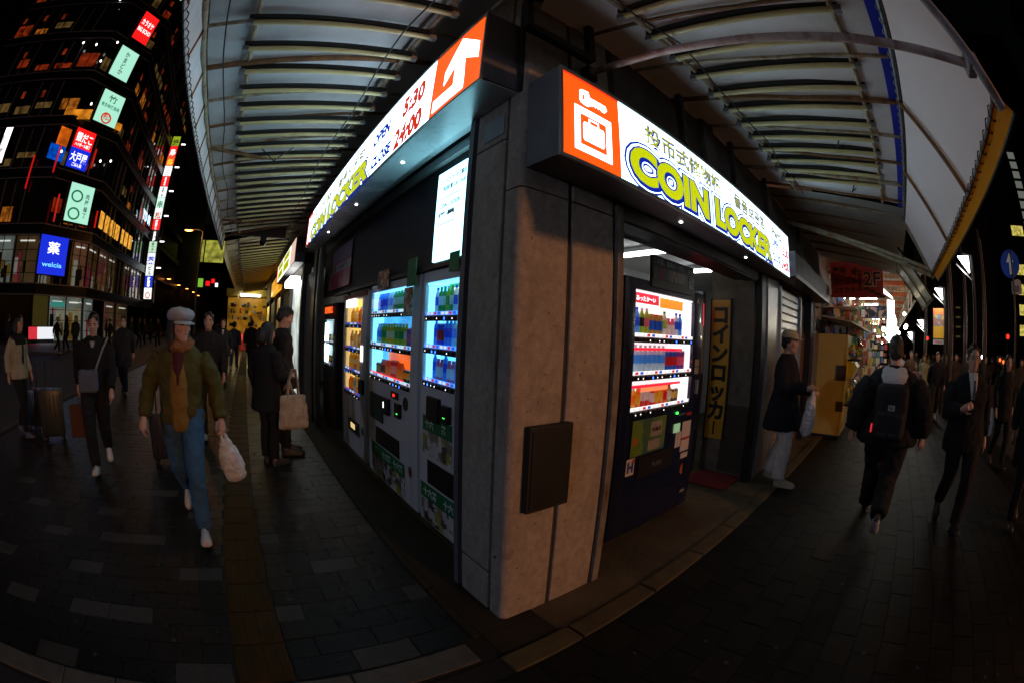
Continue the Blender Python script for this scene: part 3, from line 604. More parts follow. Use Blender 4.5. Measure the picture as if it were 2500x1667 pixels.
# folding arms of the right awning
t_ = AY(1440, 180, 1.44); tip = ap(1.50, .80)
b = MB(); mid = t_.lerp(tip, .5)+Vector((0, 0, .05))
b.path([t_, t_.lerp(mid, .5)+Vector((0, 0, .015)), mid, mid.lerp(tip, .5)+Vector((0, 0, .015)), tip], .023, 10)
b.build('folding_arm', mat('pale red-brown arm', (.48, .38, .33), .5, var=.2, vs=6, dirt=(.22, .10, .06), ds=9), ar_, 60, True)
MB().cbox(tip.x-.05, tip.x+.05, tip.y-.04, tip.y+.03, tip.z-.035, tip.z+.035, .008).build('arm_joint', MATS['grey pipe'], ar_, world=True)
MB().cbox(t_.x-.03, t_.x+.05, 1.42, 1.504, t_.z-.05, t_.z+.05, .006).build('arm_joint', dark_m, ar_, world=True)
t2 = AY(1922, 541, 1.44); tip2 = ap(XF-.05, .93)
for dz in (0, -.07): MB().path([t2+Vector((0, 0, dz*.3)), tip2+Vector((0, 0, dz))], .024, 8).build('folding_arm', rust_m, ar_, 60, True)
for i in range(2):
    b = MB(); x = 3.2+1.1*i; b.path([(x, .1, 3.42), (x+.25, .25, 3.24), (x+.5, .1, 3.44)], .008, 5); b.build('hanger_rod', dark_m, ar_, world=True)
# glazed end panels hanging below the far end of the right awning
gp = thing('glazed_awning_end', 'pale glass panels hanging below the far end of the yellow hem', 'awning', (6.4, -.4, 2.2))
gm = mat('frosted glass', (.45, .62, .62), .25, var=.1, transl=.5)
for i in range(2):
    xa, xb = 5.75+.75*i, 6.42+.75*i
    MB().add([Vector((xa, -.30, 2.86)), Vector((xb, -.30, 2.86)), Vector((xb, -.76, 2.30)), Vector((xa, -.76, 2.30)), Vector((xa, -.31, 2.84)), Vector((xb, -.31, 2.84)), Vector((xb, -.77, 2.28)), Vector((xa, -.77, 2.28))], [(0, 1, 2, 3), (7, 6, 5, 4), (0, 4, 5, 1), (1, 5, 6, 2), (2, 6, 7, 3), (3, 7, 4, 0)]).build('pane', gm, gp, world=True)
for x in (5.70, 6.45, 7.22): MB().tube((x, -.29, 2.88), (x, -.79, 2.26), .02, 6).build('frame_bar', dark_m, gp, world=True)
for y, z in ((-.29, 2.88), (-.79, 2.26)): MB().tube((5.7, y, z), (7.22, y, z), .02, 6).build('frame_bar', dark_m, gp, world=True)
# ------------------------------------------------------------------ vending machines
def bottle_mesh(kind, body, label, cap):
    key = 'product %s %s %s %s' % (kind, body, label, cap)
    if key in bpy.data.meshes: return bpy.data.meshes[key]
    def pm(c): return mat('product %.2f %.2f %.2f' % c, c, .3, transl=.5)
    b = MB()
    if kind == 'pet':
        b.lathe([(.026, 0), (.031, .008), (.031, .06), (.029, .066), (.031, .072), (.031, .135), (.027, .155), (.014, .178), (.0135, .184), (.0155, .185), (.0155, .203), (.0, .203)], 12, mis=[0, 0, 0, 0, 1, 0, 0, 0, 2, 2, 2])
    elif kind == 'short':
        b.lathe([(.028, 0), (.033, .01), (.033, .03), (.0335, .032), (.0335, .1), (.033, .103), (.026, .125), (.018, .137), (.019, .139), (.019, .156), (.0, .156)], 12, mis=[0, 0, 0, 1, 1, 0, 0, 2, 2, 2])
    elif kind == 'can':
        b.lathe([(.024, 0), (.0265, .006), (.0265, .035), (.0267, .036), (.0267, .088), (.0265, .09), (.0265, .104), (.023, .112), (.0, .111)], 12, mis=[0, 0, 0, 1, 1, 0, 2, 2])
    else:
        b.lathe([(.028, 0), (.033, .006), (.033, .05), (.0332, .051), (.0332, .12), (.033, .122), (.033, .158), (.027, .168), (.0, .166)], 12, mis=[0, 0, 0, 1, 1, 0, 2, 2])
    me = b.mesh(key, [pm(body), pm(label), pm(cap)]); me.name = key
    me.polygons.foreach_set('use_smooth', [True]*len(me.polygons)); me.set_sharp_from_angle(angle=R(35)); return me
W_ = (.75, .75, .75); BLU = (.02, .16, .70); SKY = (.12, .45, .85); GRN = (.03, .40, .14); LGR = (.45, .60, .06); RED = (.72, .03, .03); ORG = (.85, .28, .02); YEL = (.80, .60, .05)
BRN = (.18, .07, .02); BLK = (.02, .02, .025); CLR = (.62, .75, .80); PNK = (.80, .20, .32); GLD = (.62, .42, .10)
TEA = ('pet', LGR, GRN, W_); WAT = ('pet', CLR, SKY, W_); WAT2 = ('pet', SKY, BLU, BLU); COF = ('can', BRN, GLD, W_); COF2 = ('can', BLK, YEL, W_); COL_ = ('tall', RED, W_, W_); ORJ = ('short', ORG, YEL, ORG)
GTEA = ('pet', GRN, W_, GRN); SPT = ('pet', W_, BLU, BLU); PCH = ('short', PNK, W_, PNK); ENE = ('tall', BLU, RED, W_); LEM = ('pet', YEL, W_, YEL); MLK = ('short', (.7, .55, .4), BRN, W_); GRP = ('tall', (.25, .05, .35), PNK, W_)
glass_m = glass('machine glass', (1, 1, 1), .05)
led_b = lit('blue led', (.02, .12, 1), 5); led_g = lit('green led', (.05, 1, .1), 3); led_r = lit('red led', (1, .02, .01), 3); led_w = lit('white led', (1, 1, 1), 2.5)
tag_ms = [lit('white tag', (.9, .95, 1), .9), lit('blue tag', (.03, .12, .8), .8), lit('red tag', (.85, .03, .05), .7), lit('white tag', (1, 1, 1), .9)]
btn_m = mat('black button', (.015, .015, .017), .3)
def machine(name, label, loc, rz, w, h, d, win, rows, body_m, back_m, strip, front_z0=.03, price=None, glow=None, side=1, rail=None, nglow=2):
    """win: x0, x1, z0, z1 of the display window; rows: (shelf z, [products])"""
    t = thing(name, label, 'vending machine', loc, rz)
    x0, x1, z0, z1 = win; L = -w/2; Rr = w/2
    bo = MB()
    bo.cbox(L, x0, 0, d, front_z0, h, .012); bo.cbox(x1, Rr, 0, d, front_z0, h, .012); bo.box(x0-.001, x1+.001, .003, d-.002, z1, h-.003); bo.box(x0-.001, x1+.001, .003, d-.002, front_z0+.002, z0); bo.box(x0, x1, .17, d-.002, z0, z1)
    bo.build('body', body_m, t, 40)
    MB().cbox(L+.03, Rr-.03, .05, d-.05, 0, front_z0, .004).build('plinth', black_m, t)
    MB().box(x0+.001, x1-.001, .160, .1695, z0+.001, z1-.001).build('back_light', back_m, t)
    MB().box(x0+.003, x1-.003, .02, .15, z1-.012, z1-.002).build('top_light', strip, t)
    for k in range(nglow):
        xx = x0+.004 if k == 0 else x1-.022
        MB().box(xx, xx+.018, .03, .15, z0+.02, z1-.02).build('side_light', strip, t)
    for zr, items in rows:
        sh = MB().cbox(x0+.001, x1-.001, .012, .16, zr-.012, zr, .002).build('shelf', white_m, t)
        MB().box(x0+.002, x1-.002, .004, .0115, zr-.044, zr-.006).build('button_rail', btn_m, sh)
        if price: MB().box(x0+.002, x1-.002, .0125, .020, zr+.0005, zr+.026).build('price_rail', price, sh)
        if rail and zr == rows[-1][0]: MB().box(x0+.002, x1-.002, .0125, .020, zr+.0005, zr+.026).build('price_rail', rail, sh)
        n = len(items); pw = (x1-x0-.05)/n
        for i, it in enumerate(items):
            xc = x0+.025+pw*(i+.5)
            bt = MB(); bt.cbox(xc-pw*.34, xc+pw*.34, -.006, .004, zr-.042, zr-.010, .004)
            bb = bt.build('button', btn_m, t)
            r_ = random.random()
            if r_ < .55: setf(MB().lathe([(.0055 if r_ < .4 else .011, 0), (.0, .002)], 8).build('button_lamp', led_w if r_ < .4 else led_b, bb), (xc, -.0065, zr-.026))
            if it is None: continue
            MB().box(xc-pw*.30, xc+pw*.30, .0095, .0118, zr+.003, zr+.022).build('price_tag', tag_ms[(i*7+int(zr*50)) % 4], sh)
            o = bpy.data.objects.new('bottle' if it[0] in ('pet', 'short') else 'can', bottle_mesh(*it)); COL.objects.link(o); o.parent = t
            o.location = (xc, .085, zr+.001); s_ = min(1.0, pw/.090); o.scale = (s_, s_, 1.08*random.uniform(.98, 1.0)); o.rotation_euler = (0, 0, random.uniform(0, 6))
    MB().box(x0+.0005, x1-.0005, -.0015, .0015, z0+.0005, z1-.0005).build('window_pane', glass_m, t)
    return t
def setf(o, loc): o.location = loc; o.rotation_euler = (R(90), 0, 0); return o
def bx(t, name, m, x0, x1, z0, z1, y0=-.012, y1=.0, c=.004): return MB().cbox(x0, x1, y0, y1, z0, z1, c).build(name, m, t)
def advert(t, x0, x1, z0, z1, band, letters, cols, seed):
    """printed panel: a green band with white letters over a picture of blurred figures"""
    zb = z1-(z1-z0)*.38
    bx(t, 'advert_picture', printed('advert %d' % seed, cols, 13, 0, seed), x0, x1, z0, zb, -.004, .001, .001)
    p = bx(t, 'advert_band', band, x0, x1, zb, z1, -.005, .001, .001)
    n = len(letters)
    for i, s in enumerate(letters): text('letter', s, (z1-zb)*.62, print_white, p, Vector((x0+(x1-x0)*(i+.5)/n, -.0052, zb+(z1-zb)*.28)), RX, Zv, bold=.002, align='CENTER', thick=.001, world=False)
green_m = mat('green print', (.008, .16, .05), .5, var=.1)
pic = [(.55, .55, .55), (.12, .08, .07), (.5, .5, .5), (.25, .2, .15), (.02, .02, .03), (.6, .6, .55), (.35, .35, .05)]
RZL = -math.pi/2
# nearest white machine
yA = 2.565
A = machine('vending_machine', 'nearest white drinks machine beside the pillar, green band adverts and cyan display', (1.35, yA, 0), RZL, .80, 2.03, .75,
    (yA-2.925, yA-2.405, 1.165, 1.945), [(1.205, [WAT2, PCH, PCH, WAT2, PCH, PCH, WAT2, PCH]), (1.455, [WAT2, ENE, ENE, WAT2, WAT2, WAT, WAT, WAT2]), (1.695, [SPT, GTEA, GTEA, TEA, GTEA, SPT, WAT, GTEA])],
    white_m, lit('cyan back light', (.12, .62, 1.0), 1.5, .3), lit('cool strip', (.22, .74, 1.1), 1.9), price=lit('blue price rail', (.06, .28, 1), 1.6))
bx(A, 'display_card', lit('green display card', (.02, .42, .16), .9, .2), yA-2.72, yA-2.42, 1.81, 1.93, .10, .104, .001)
text('lettering', '綾茶', .075, lit('white card print', (1, 1, 1), 1.5), A, Vector((yA-2.66, .0995, 1.84)), RX, Zv, bold=.002, thick=.001, world=False)
bx(A, 'coin_panel', black_m, yA-2.78, yA-2.59, .92, 1.10, -.03); bx(A, 'card_reader', dark_m, yA-2.545, yA-2.43, .95, 1.07, -.035); bx(A, 'lamp', led_g, yA-2.50, yA-2.47, .985, .99, -.0365, -.034, .001)
advert(A, yA-2.885, yA-2.42, .635, .94, green_m, ['十六', '茶'], pic, 1); bx(A, 'dispensing_flap', black_m, yA-2.80, yA-2.33, .40, .595, -.008)
advert(A, yA-2.93, yA-2.25, .045, .375, green_m, ['十六茶', '十六茶'], pic, 2)
bx(A, 'sticker', green_m, yA-2.50, yA-2.36, 1.985, 2.12, -.03, -.026, .001)
# second white machine
yB = 3.675
Bm = machine('vending_machine', 'white drinks machine in the middle of the row, blue display with an orange lower shelf', (1.35, yB, 0), RZL, 1.32, 2.03, .75,
    (yB-4.315, yB-3.175, 1.065, 1.955), [(1.105, [COF, COF, MLK, MLK, ORJ, ORJ, COL_, COL_, ORJ, ORJ, COF2, COF2, COF, MLK]), (1.415, [WAT, WAT, TEA, TEA, LEM, LEM, LEM, TEA, TEA, TEA, LEM, GRP, GRP, ENE]), (1.735, [WAT2, WAT2, WAT2, WAT2, WAT, WAT, GTEA, GTEA, GTEA, GTEA, TEA, SPT, SPT, WAT])],
    white_m, lit('azure back light', (.06, .45, 1.0), 1.3, .35), MATS['cool strip'], price=lit('white price rail', (.35, .8, 1.1), 1.0))
bx(Bm, 'display_card', lit('orange display card', (1.0, .16, .01), 1.0, .35), yB-4.10, yB-3.34, 1.10, 1.355, .150, .156, .001)
bx(Bm, 'display_card', lit('lime display card', (.38, .55, .03), .8, .4), yB-4.0, yB-3.5, 1.43, 1.55, .150, .156, .001)
bx(Bm, 'display_card', lit('green display card', (.02, .42, .16), .9), yB-3.75, yB-3.42, 1.74, 1.9, .150, .156, .001)
bx(Bm, 'price_rail', lit('red price rail', (1, .03, .03), 1.2), yB-4.25, yB-3.30, 1.135, 1.147, -.003, .0, .001)
bx(Bm, 'notice', mat('dark green notice', (.012, .05, .04), .5, var=.2), yB-4.24, yB-3.83, .65, .925); bx(Bm, 'coin_panel', black_m, yB-3.80, yB-3.63, .77, .93, -.03); bx(Bm, 'lamp', led_w, yB-3.76, yB-3.74, .83, .89, -.031, -.029, .001)
bx(Bm, 'display', black_m, yB-3.60, yB-3.42, .955, 1.02, -.01); bx(Bm, 'lamp', led_r, yB-3.54, yB-3.50, .975, 1.0, -.0115, -.009, .001)
bx(Bm, 'card_reader', dark_m, yB-3.46, yB-3.34, .80, .93, -.03); bx(Bm, 'lamp', led_g, yB-3.40, yB-3.375, .835, .845, -.0315, -.029, .001)
setf(MB().lathe([(.0, -.03), (.05, -.03), (.06, -.01), (.06, 0)], 16).build('coin_knob', black_m, Bm, 40), (yB-3.26, 0, .95))
bx(Bm, 'dispensing_flap', black_m, yB-4.06, yB-3.40, .41, .585, -.008); advert(Bm, yB-4.22, yB-3.29, .045, .39, green_m, ['茶', '十六茶', '十六茶'], pic, 3)
setf(MB().lathe([(.0, -.012), (.035, -.01), (.042, 0)], 16, sx=1.0, sy=1.25).build('change_cup', mat('orange cup', (.45, .13, .02), .5), Bm, 40), (yB-3.165, 0, .365))
bx(Bm, 'topper_card', green_m, yB-3.20, yB-3.02, 1.93, 2.16, -.05, -.045, .001); bx(Bm, 'topper_card', printed('topper', [(.5, .1, .03), (.05, .03, .03), (.6, .5, .2), (.4, .05, .05)], 14, 0, 4), yB-4.05, yB-3.72, 1.97, 2.15, -.03, -.026, .001)
bx(Bm, 'topper_card', printed('topper2', [(.4, .2, .05), (.5, .5, .5), (.1, .1, .03)], 16, 0, 9), yB-3.24, yB-3.06, 1.69, 1.925, -.05, -.045, .001)
# third machine: golden bottles
yC = 5.01
Cm = machine('vending_machine', 'white machine with four shelves of golden bottles, third from the pillar', (1.35, yC, 0), RZL, 1.14, 2.0, .75,
    (yC-5.50, yC-4.70, .735, 1.93), [(.775, [ORJ, ORJ, WAT, LEM, LEM, ORJ]), (1.05, [LEM, LEM, ('pet', GLD, W_, W_), LEM, ('pet', YEL, YEL, W_), ('pet', YEL, YEL, W_)]), (1.325, [('pet', W_, GLD, W_), ('pet', W_, W_, GLD), ('pet', GLD, W_, GLD), LEM]), (1.62, [('pet', GLD, YEL, W_), LEM, ('pet', ORG, GLD, W_), ('pet', GLD, W_, W_)])],
    white_m, lit('golden back light', (1.0, .62, .12), 1.3, .45, 6), lit('warm strip', (1, .75, .3), .8), price=lit('blue led rail', (.02, .15, .7), .8))
bx(Cm, 'lit_badge', lit('white badge', (1, 1, .95), 3), yC-5.40, yC-4.95, 1.83, 1.93, -.02, -.01, .004)
bx(Cm, 'coin_panel', black_m, yC-4.66, yC-4.50, .83, 1.0, -.03); bx(Cm, 'bill_slot', led_w, yC-4.66, yC-4.58, 1.2, 1.38, -.008)
bx(Cm, 'dispensing_flap', mat('lit flap', (.03, .02, .012), .3), yC-5.25, yC-4.72, .28, .45, -.008); bx(Cm, 'flap_light', lit('warm flap light', (1, .75, .3), .8), yC-5.1, yC-4.9, .33, .40, -.0095, -.008, .001)
bx(Cm, 'red_header', mat('dark red header', (.16, .012, .015), .5, var=.2), yC-5.57, yC-4.46, 1.945, 1.995, -.01)
setf(MB().lathe([(.0, -.012), (.035, -.01), (.042, 0)], 16, sy=1.25).build('change_cup', MATS['orange cup'], Cm, 40), (yC-4.58, 0, .39))
# fourth, dark machine between the third and the post
yD = 6.76
Dm = machine('vending_machine', 'dark machine with one bright upright tube, next to the post', (1.40, yD, 0), RZL, 1.05, 1.95, .7,
    (-.45, .30, .95, 1.70), [(.99, [COF2, BLK and COF, None, COF2, COF]), (1.34, [COF, None, COF2, COF, COF2])], black_m, mat('dim back', (.06, .05, .04), .5), lit('dim strip', (.7, .9, 1), .5), nglow=1)
MB().tube((-.40, .03, 1.0), (-.40, .03, 1.64), .03, 10).build('upright_tube', lit('upright tube', (.8, 1, 1), 14), Dm)
bx(Dm, 'lit_sign', lit('orange red sign', (1, .10, .01), 1.6, .6, 16), -.40, .15, 1.80, 1.90, -.02)
for k in range(3): bx(Dm, 'lower_panel', mat('brown lower panel', (.10, .03, .012), .5, var=.2), -.48, .48, .10+.25*k, .30+.25*k, -.008)
# poster on the header panel
po = thing('poster', 'pink and white poster hung above the third and fourth machines', 'poster', (1.36, 6.15, 2.15))
for i, (a_, b_2, m_) in enumerate(((2.15, 2.40, printed('pink poster', [(.35, .03, .08), (.45, .06, .12), (.30, .02, .05)], 4, 0, 2, voro=False)), (2.402, 2.52, mat('poster white', (.42, .42, .45), .5, var=.1)), (2.522, 2.545, mat('poster red', (.35, .02, .03), .5)), (2.547, 2.77, mat('poster mauve', (.24, .17, .24), .5, var=.2)))):
    MB().box(1.355, 1.362, 5.42, 6.85, a_, b_2).build('poster_band', m_, po, world=True)
text('lettering', '両替  500円', .09, mat('poster brown', (.2, .08, .02), .5), po, Vector((1.3545, 6.75, 2.43)), LX, Zv, thick=.001, fit=1.1, bold=.003)
# dark blue machine in the right doorway
vx = 2.925
V = machine('vending_machine', 'dark blue drinks machine with red shelf strips standing in the right doorway', (vx, 1.765, 0), 0, 1.25, 2.03, .72,
    (2.435-vx, 3.355-vx, 1.015, 1.945), [(1.055, [('short', YEL, ORG, W_), ('short', YEL, ORG, W_), ORJ, COL_, COL_, ('short', RED, W_, RED), ORJ, ORJ, ('short', ORG, RED, ORG), ('short', GLD, W_, BRN), COF2, COF, None]), (1.325, [WAT, WAT, WAT, WAT, WAT, WAT, WAT, WAT, ENE, ENE, ENE, GRP, GRP]), (1.605, [WAT2, WAT2, ('pet', LGR, BLK, W_), ('pet', LGR, PNK, W_), ('tall', GLD, BLU, GLD), ('tall', GLD, BLU, RED), ('tall', GLD, BLU, GLD), ('pet', W_, LGR, GRN), PCH, PCH, SPT, WAT2, None])],
    mat('dark blue enamel', (.006, .010, .045), .3, var=.1, coat=.5), lit('white back light', (1, .95, .97), .95), lit('white strip', (1, .93, .97), 1.3), price=lit('white fill rail', (1, 1, 1), 1.2))  # glowing white rail added to light the products from the front
for z in (1.292, 1.572): bx(V, 'red_strip', lit('red shelf strip', (1, .015, .04), 1.3), 2.45-vx, 3.20-vx, z-.068, z-.048, .03, .05, .002)
bx(V, 'display_card', lit('red display card', (.8, .02, .05), .9), 2.49-vx, 2.82-vx, 1.855, 1.935, .05, .054, .001); bx(V, 'display_card', lit('amber display card', (1, .35, .02), .9), 2.84-vx, 3.22-vx, 1.845, 1.925, .05, .054, .001)
text('small_print', 'あったか～い', .045, led_w, V, Vector((2.50-vx, .0495, 1.875)), RX, Zv, thick=.001, world=False)
bx(V, 'display_card', lit('salmon display card', (1, .32, .12), .9), 2.62-vx, 3.02-vx, 1.185, 1.225, .05, .054, .001)
bx(V, 'advert_panel', printed('green leaf advert', [(.10, .22, .03), (.16, .28, .05), (.04, .14, .16), (.08, .16, .03)], 5, 0, 3, voro=False), 2.47-vx, 2.95-vx, .70, .985, -.008)
bx(V, 'sticker', mat('grey sticker', (.30, .28, .25), .5, var=.2, vs=30), 2.72-vx, 2.89-vx, .83, .95, -.0095, -.008, .001); bx(V, 'sticker', MATS['grey sticker'], 2.70-vx, 2.87-vx, .72, .80, -.0095, -.008, .001); bx(V, 'sticker', mat('orange sticker', (.4, .12, .02), .5), 2.49-vx, 2.55-vx, .79, .85, -.0095, -.008, .001)
text('small_print', 'POINT', .045, black_m, V, Vector((2.74-vx, -.0097, .87)), RX, Zv, thick=.001, world=False, bold=.002)
bx(V, 'sticker', mat('white sticker', (.6, .6, .62), .5), 2.44-vx, 2.545-vx, .555, .69, -.004, .0, .001); text('letter', 'H', .11, mat('blue print', (.02, .05, .35), .5), V, Vector((2.452-vx, -.0042, .585)), RX, Zv, thick=.001, world=False, bold=.007)
bx(V, 'sticker', mat('red print', (.5, .02, .03), .5), 2.515-vx, 2.54-vx, .655, .685, -.0055, -.004, .001)
fl = bx(V, 'dispensing_flap', mat('dark flap', (.02, .02, .022), .15), 2.60-vx, 3.12-vx, .50, .68, -.006); text('small_print', 'PUSH', .06, mat('grey print', (.16, .16, .16), .5), fl, Vector((2.80-vx, -.0062, .56)), RX, Zv, thick=.001, world=False)
bx(V, 'lamp', led_g, 3.12-vx, 3.15-vx, .965, .985, -.008, .0, .003); bx(V, 'coin_slot', steel_m, 3.17-vx, 3.28-vx, .945, .965, -.008); bx(V, 'return_lever', mat('red lever', (.5, .04, .01), .4), 3.30-vx, 3.38-vx, .935, .96, -.02)
bx(V, 'price_display', lit('pale green display', (.45, .8, .45), .35), 3.10-vx, 3.21-vx, .80, .88, -.006)
for q in ((3.26, 3.42, .73, .88), (3.15, 3.25, .66, .80), (3.26, 3.42, .60, .71), (3.29, 3.42, .53, .58), (3.40, 3.48, 1.30, 1.36), (3.40, 3.48, 1.37, 1.43)): bx(V, 'sticker', MATS['white sticker'] if q[2] < 1 else MATS['grey sticker'], q[0]-vx, q[1]-vx, q[2], q[3], -.004, .0, .001)
bx(V, 'sticker', MATS['red print'], 3.26-vx, 3.42-vx, .712, .728, -.005, .0, .001)
bx(V, 'handle', alu_m, 3.43-vx, 3.46-vx, 1.12, 1.25, -.03); setf(MB().lathe([(.0, -.012), (.035, -.01), (.042, 0)], 16, sy=1.25).build('change_cup', MATS['orange cup'], V, 40), (3.36-vx, 0, .42))
text('letter', 'A', .07, print_white, V, Vector((3.40-vx, -.0015, 1.93)), RX, Zv, thick=.001, world=False)
bx(V, 'maker_plate', MATS['grey sticker'], 3.38-vx, 3.46-vx, .17, .20, -.003, .0, .001)
tp = thing('topper_board', 'black photo board standing on top of the dark blue machine', 'sign', (2.95, 1.76, 2.03))
MB().cbox(2.62, 3.32, 1.755, 1.775, 1.985, 2.235, .004).build('board', mat('black board', (.02, .02, .022), .4), tp, world=True)
MB().box(2.64, 3.20, 1.7525, 1.7548, 2.06, 2.15).build('photo_strip', printed('band photo', [(.25, .02, .03), (.03, .03, .03), (.35, .22, .15), (.02, .02, .02), (.4, .3, .25), (.1, .1, .14)], 16, 0, 5, (1, 1, .25)), tp, world=True)
text('lettering', 'この夏、最高の一本を。', .05, mat('pale print', (.45, .45, .45), .5), tp, Vector((2.65, 1.7545, 2.175)), RX, Zv, thick=.001, fit=.50)
MB().box(3.215, 3.31, 1.7525, 1.7548, 2.04, 2.21).build('photo_strip', printed('portrait card', [(.4, .4, .38), (.25, .14, .08), (.05, .05, .05)], 20, 0, 6), tp, world=True)
sg = thing('side_sign', 'small red lit sign on the grey frame behind the blue machine', 'sign', (4.62, 2.32, 1.7)); MB().cbox(4.585, 4.60, 2.28, 2.42, 1.78, 2.05, .004).build('face', lit('pink red sign', (1, .05, .08), .8), sg, world=True)
# ------------------------------------------------------------------ street lamps
pole_m = mat('grey lamp pole', (.10, .10, .10), .5, metal=.4, var=.15)
sod = lit('sodium lamp glass', (1, .30, .05), 14); led_l = lit('white lamp glass', (.92, 1, 1), 12)
def street_lamp(loc, h, arm, label, lens, power, col, group='street lamps', r=.06):
    t = thing('street_lamp', label, 'street lamp', loc, 0, group); a = Vector(arm)
    MB().path([(0, 0, -.14), (0, 0, h*.5), (0, 0, h)], [r*1.5, r*1.1, r*.8], 8).build('pole', pole_m, t, 60)
    MB().path([(0, 0, h-.03), a*.4+Vector((0, 0, h+.12)), a+Vector((0, 0, h+.14))], r*.6, 6).build('arm', pole_m, t, 60)
    e = a+Vector((0, 0, h+.12)); d = a.normalized()
    MB().sphere(e+d*.25, .42, 10, 6, sc=(1 if abs(d.x) > .5 else .4, 1 if abs(d.y) > .5 else .4, .22)).build('head', pole_m, t, 60)
    MB().sphere(e+d*.25+Vector((0, 0, -.05)), .36, 10, 6, sc=(.95 if abs(d.x) > .5 else .38, .95 if abs(d.y) > .5 else .38, .2)).build('lens', lens, t, 60)
    if power:
        l = bpy.data.lights.new('lamp_light', 'POINT'); l.energy = power; l.color = col; l.shadow_soft_size = .2
        o = bpy.data.objects.new('lamp_light', l); COL.objects.link(o); o.parent = t; o.location = e+d*.25+Vector((0, 0, -.2))
    return t
p = pol(-7.9, 29.5); street_lamp((p.x, p.y, 0), 7.6, (-.9, 0, 0), 'orange street lamp on the near kerb beside the far awning', sod, 300, (1, .42, .12))
for i, (az, d, el) in enumerate(((-14.6, 55, 6.6), (-12.4, 66, 5.3), (-10.8, 78, 4.6), (-9.5, 88, 4.2), (-8.5, 98, 3.8), (-7.7, 110, 3.4))):
    p = pol(az, d); street_lamp((p.x-.8, p.y, 0), elz(el, d)-.1, (.8, 0, 0), 'small orange street lamp, %s of the row receding along the left road' % ('nearest', 'second', 'third', 'fourth', 'fifth', 'farthest')[i], sod, 0, (1, .4, .1), r=.08)
# unseen street lamps added behind the viewer, orange for warm light, white for cool
street_lamp((3.2, -14.5, 0), 4.6, (0, .7, 0), 'unseen orange street lamp assumed for warm light across the right-hand road, behind the viewer', sod, 2900, (1, .42, .18))  # assumed lamp, added to light the right face of the pillar warm
street_lamp((-14.5, -4.0, 0), 3.0, (.7, 0, 0), 'unseen white street lamp added for cool light across the left-hand road, behind the viewer', led_l, 750, (.62, .70, 1.0))  # added lamp, stands in for the lit shop signs across the street

# ------------------------------------------------------------------ the tall restaurant building across the left street
tb = thing('restaurant_building', 'tall dark glass building covered with lit restaurant signs across the left street', 'building', (-18, 34, 0))
band_m = mat('dark facade band', (.02, .02, .022), .35, metal=.5, var=.2, pos=True)
edge_m = mat('facade edge strip', (.34, .34, .35), .5, metal=.2)
pane_dark = [mat('dark facade glass %d' % i, c, .06, spec=.9, var=.05, vs=.6) for i, c in enumerate(((.010, .011, .013), (.016, .014, .012), (.008, .009, .012)))]
warm = [printed('warm interior %d' % i, c, 1.1, e_, i*3.1, (1, 1, 1.6), voro=False) for i, (c, e_) in enumerate((
    ([(.003, .002, .001), (.01, .004, .001), (.05, .016, .004), (.45, .15, .02)], .9), ([(.002, .001, .001), (.02, .004, .002), (.25, .05, .015)], .8), ([(.004, .003, .002), (.02, .012, .006), (.12, .07, .03)], .6)))]
shop_lit = ['store', 'pink', 'amber']
inner = {'store': lit('store inside', (.62, .72, .66), .13, .3, .8), 'pink': lit('pink inside', (.75, .36, .24), .07, .4, .7), 'amber': lit('amber inside', (.75, .46, .2), .04, .6, .5)}
goods_m = [mat('far goods a', (.3, .03, .08), .6, emit=(.5, .03, .10), es=.22), mat('far goods b', (.03, .03, .03), .6), mat('far goods c', (.4, .4, .35), .6, emit=(.6, .6, .5), es=.25), mat('far goods d', (.3, .2, .05), .6, emit=(.5, .3, .05), es=.15)]
tube_far = lit('far tube', (1, 1, .95), .8)
strip_far = [lit('amber glow strip', (1, .30, .03), .20, .9, 1.6), lit('red glow strip', (1, .10, .02), .10, .9, 1.6), lit('dim gold strip', (.8, .5, .15), .06, .8, 1.6)]
FA = [(Vector((-32, 25.0, 0)), Vector((-18.2, 27.5, 0))), (Vector((-18.2, 27.5, 0)), Vector((-14.7, 31.5, 0))), (Vector((-14.7, 31.5, 0)), Vector((-14.7, 76, 0)))]
ZF = [3.5, 7.45, 11.4, 15.4, 19.3, 23.2, 27.1, 31.0, 34.9, 38.8]
def oriented(a, b):
    d = (b-a); L = d.length; d = d/L; n = Vector((d.y, -d.x, 0)); return d, n, L          # n looks towards the street
def obox(m, a, d, n, s0, s1, n0, n1, z0, z1, mi=0):
    v = [a+d*s+n*q+Vector((0, 0, z)) for z in (z0, z1) for s, q in ((s0, n0), (s1, n0), (s1, n1), (s0, n1))]
    m.add(v, [(0, 3, 2, 1), (4, 5, 6, 7), (0, 1, 5, 4), (1, 2, 6, 5), (2, 3, 7, 6), (3, 0, 4, 7)], mi); return m
nwin = [5, 3, 16]
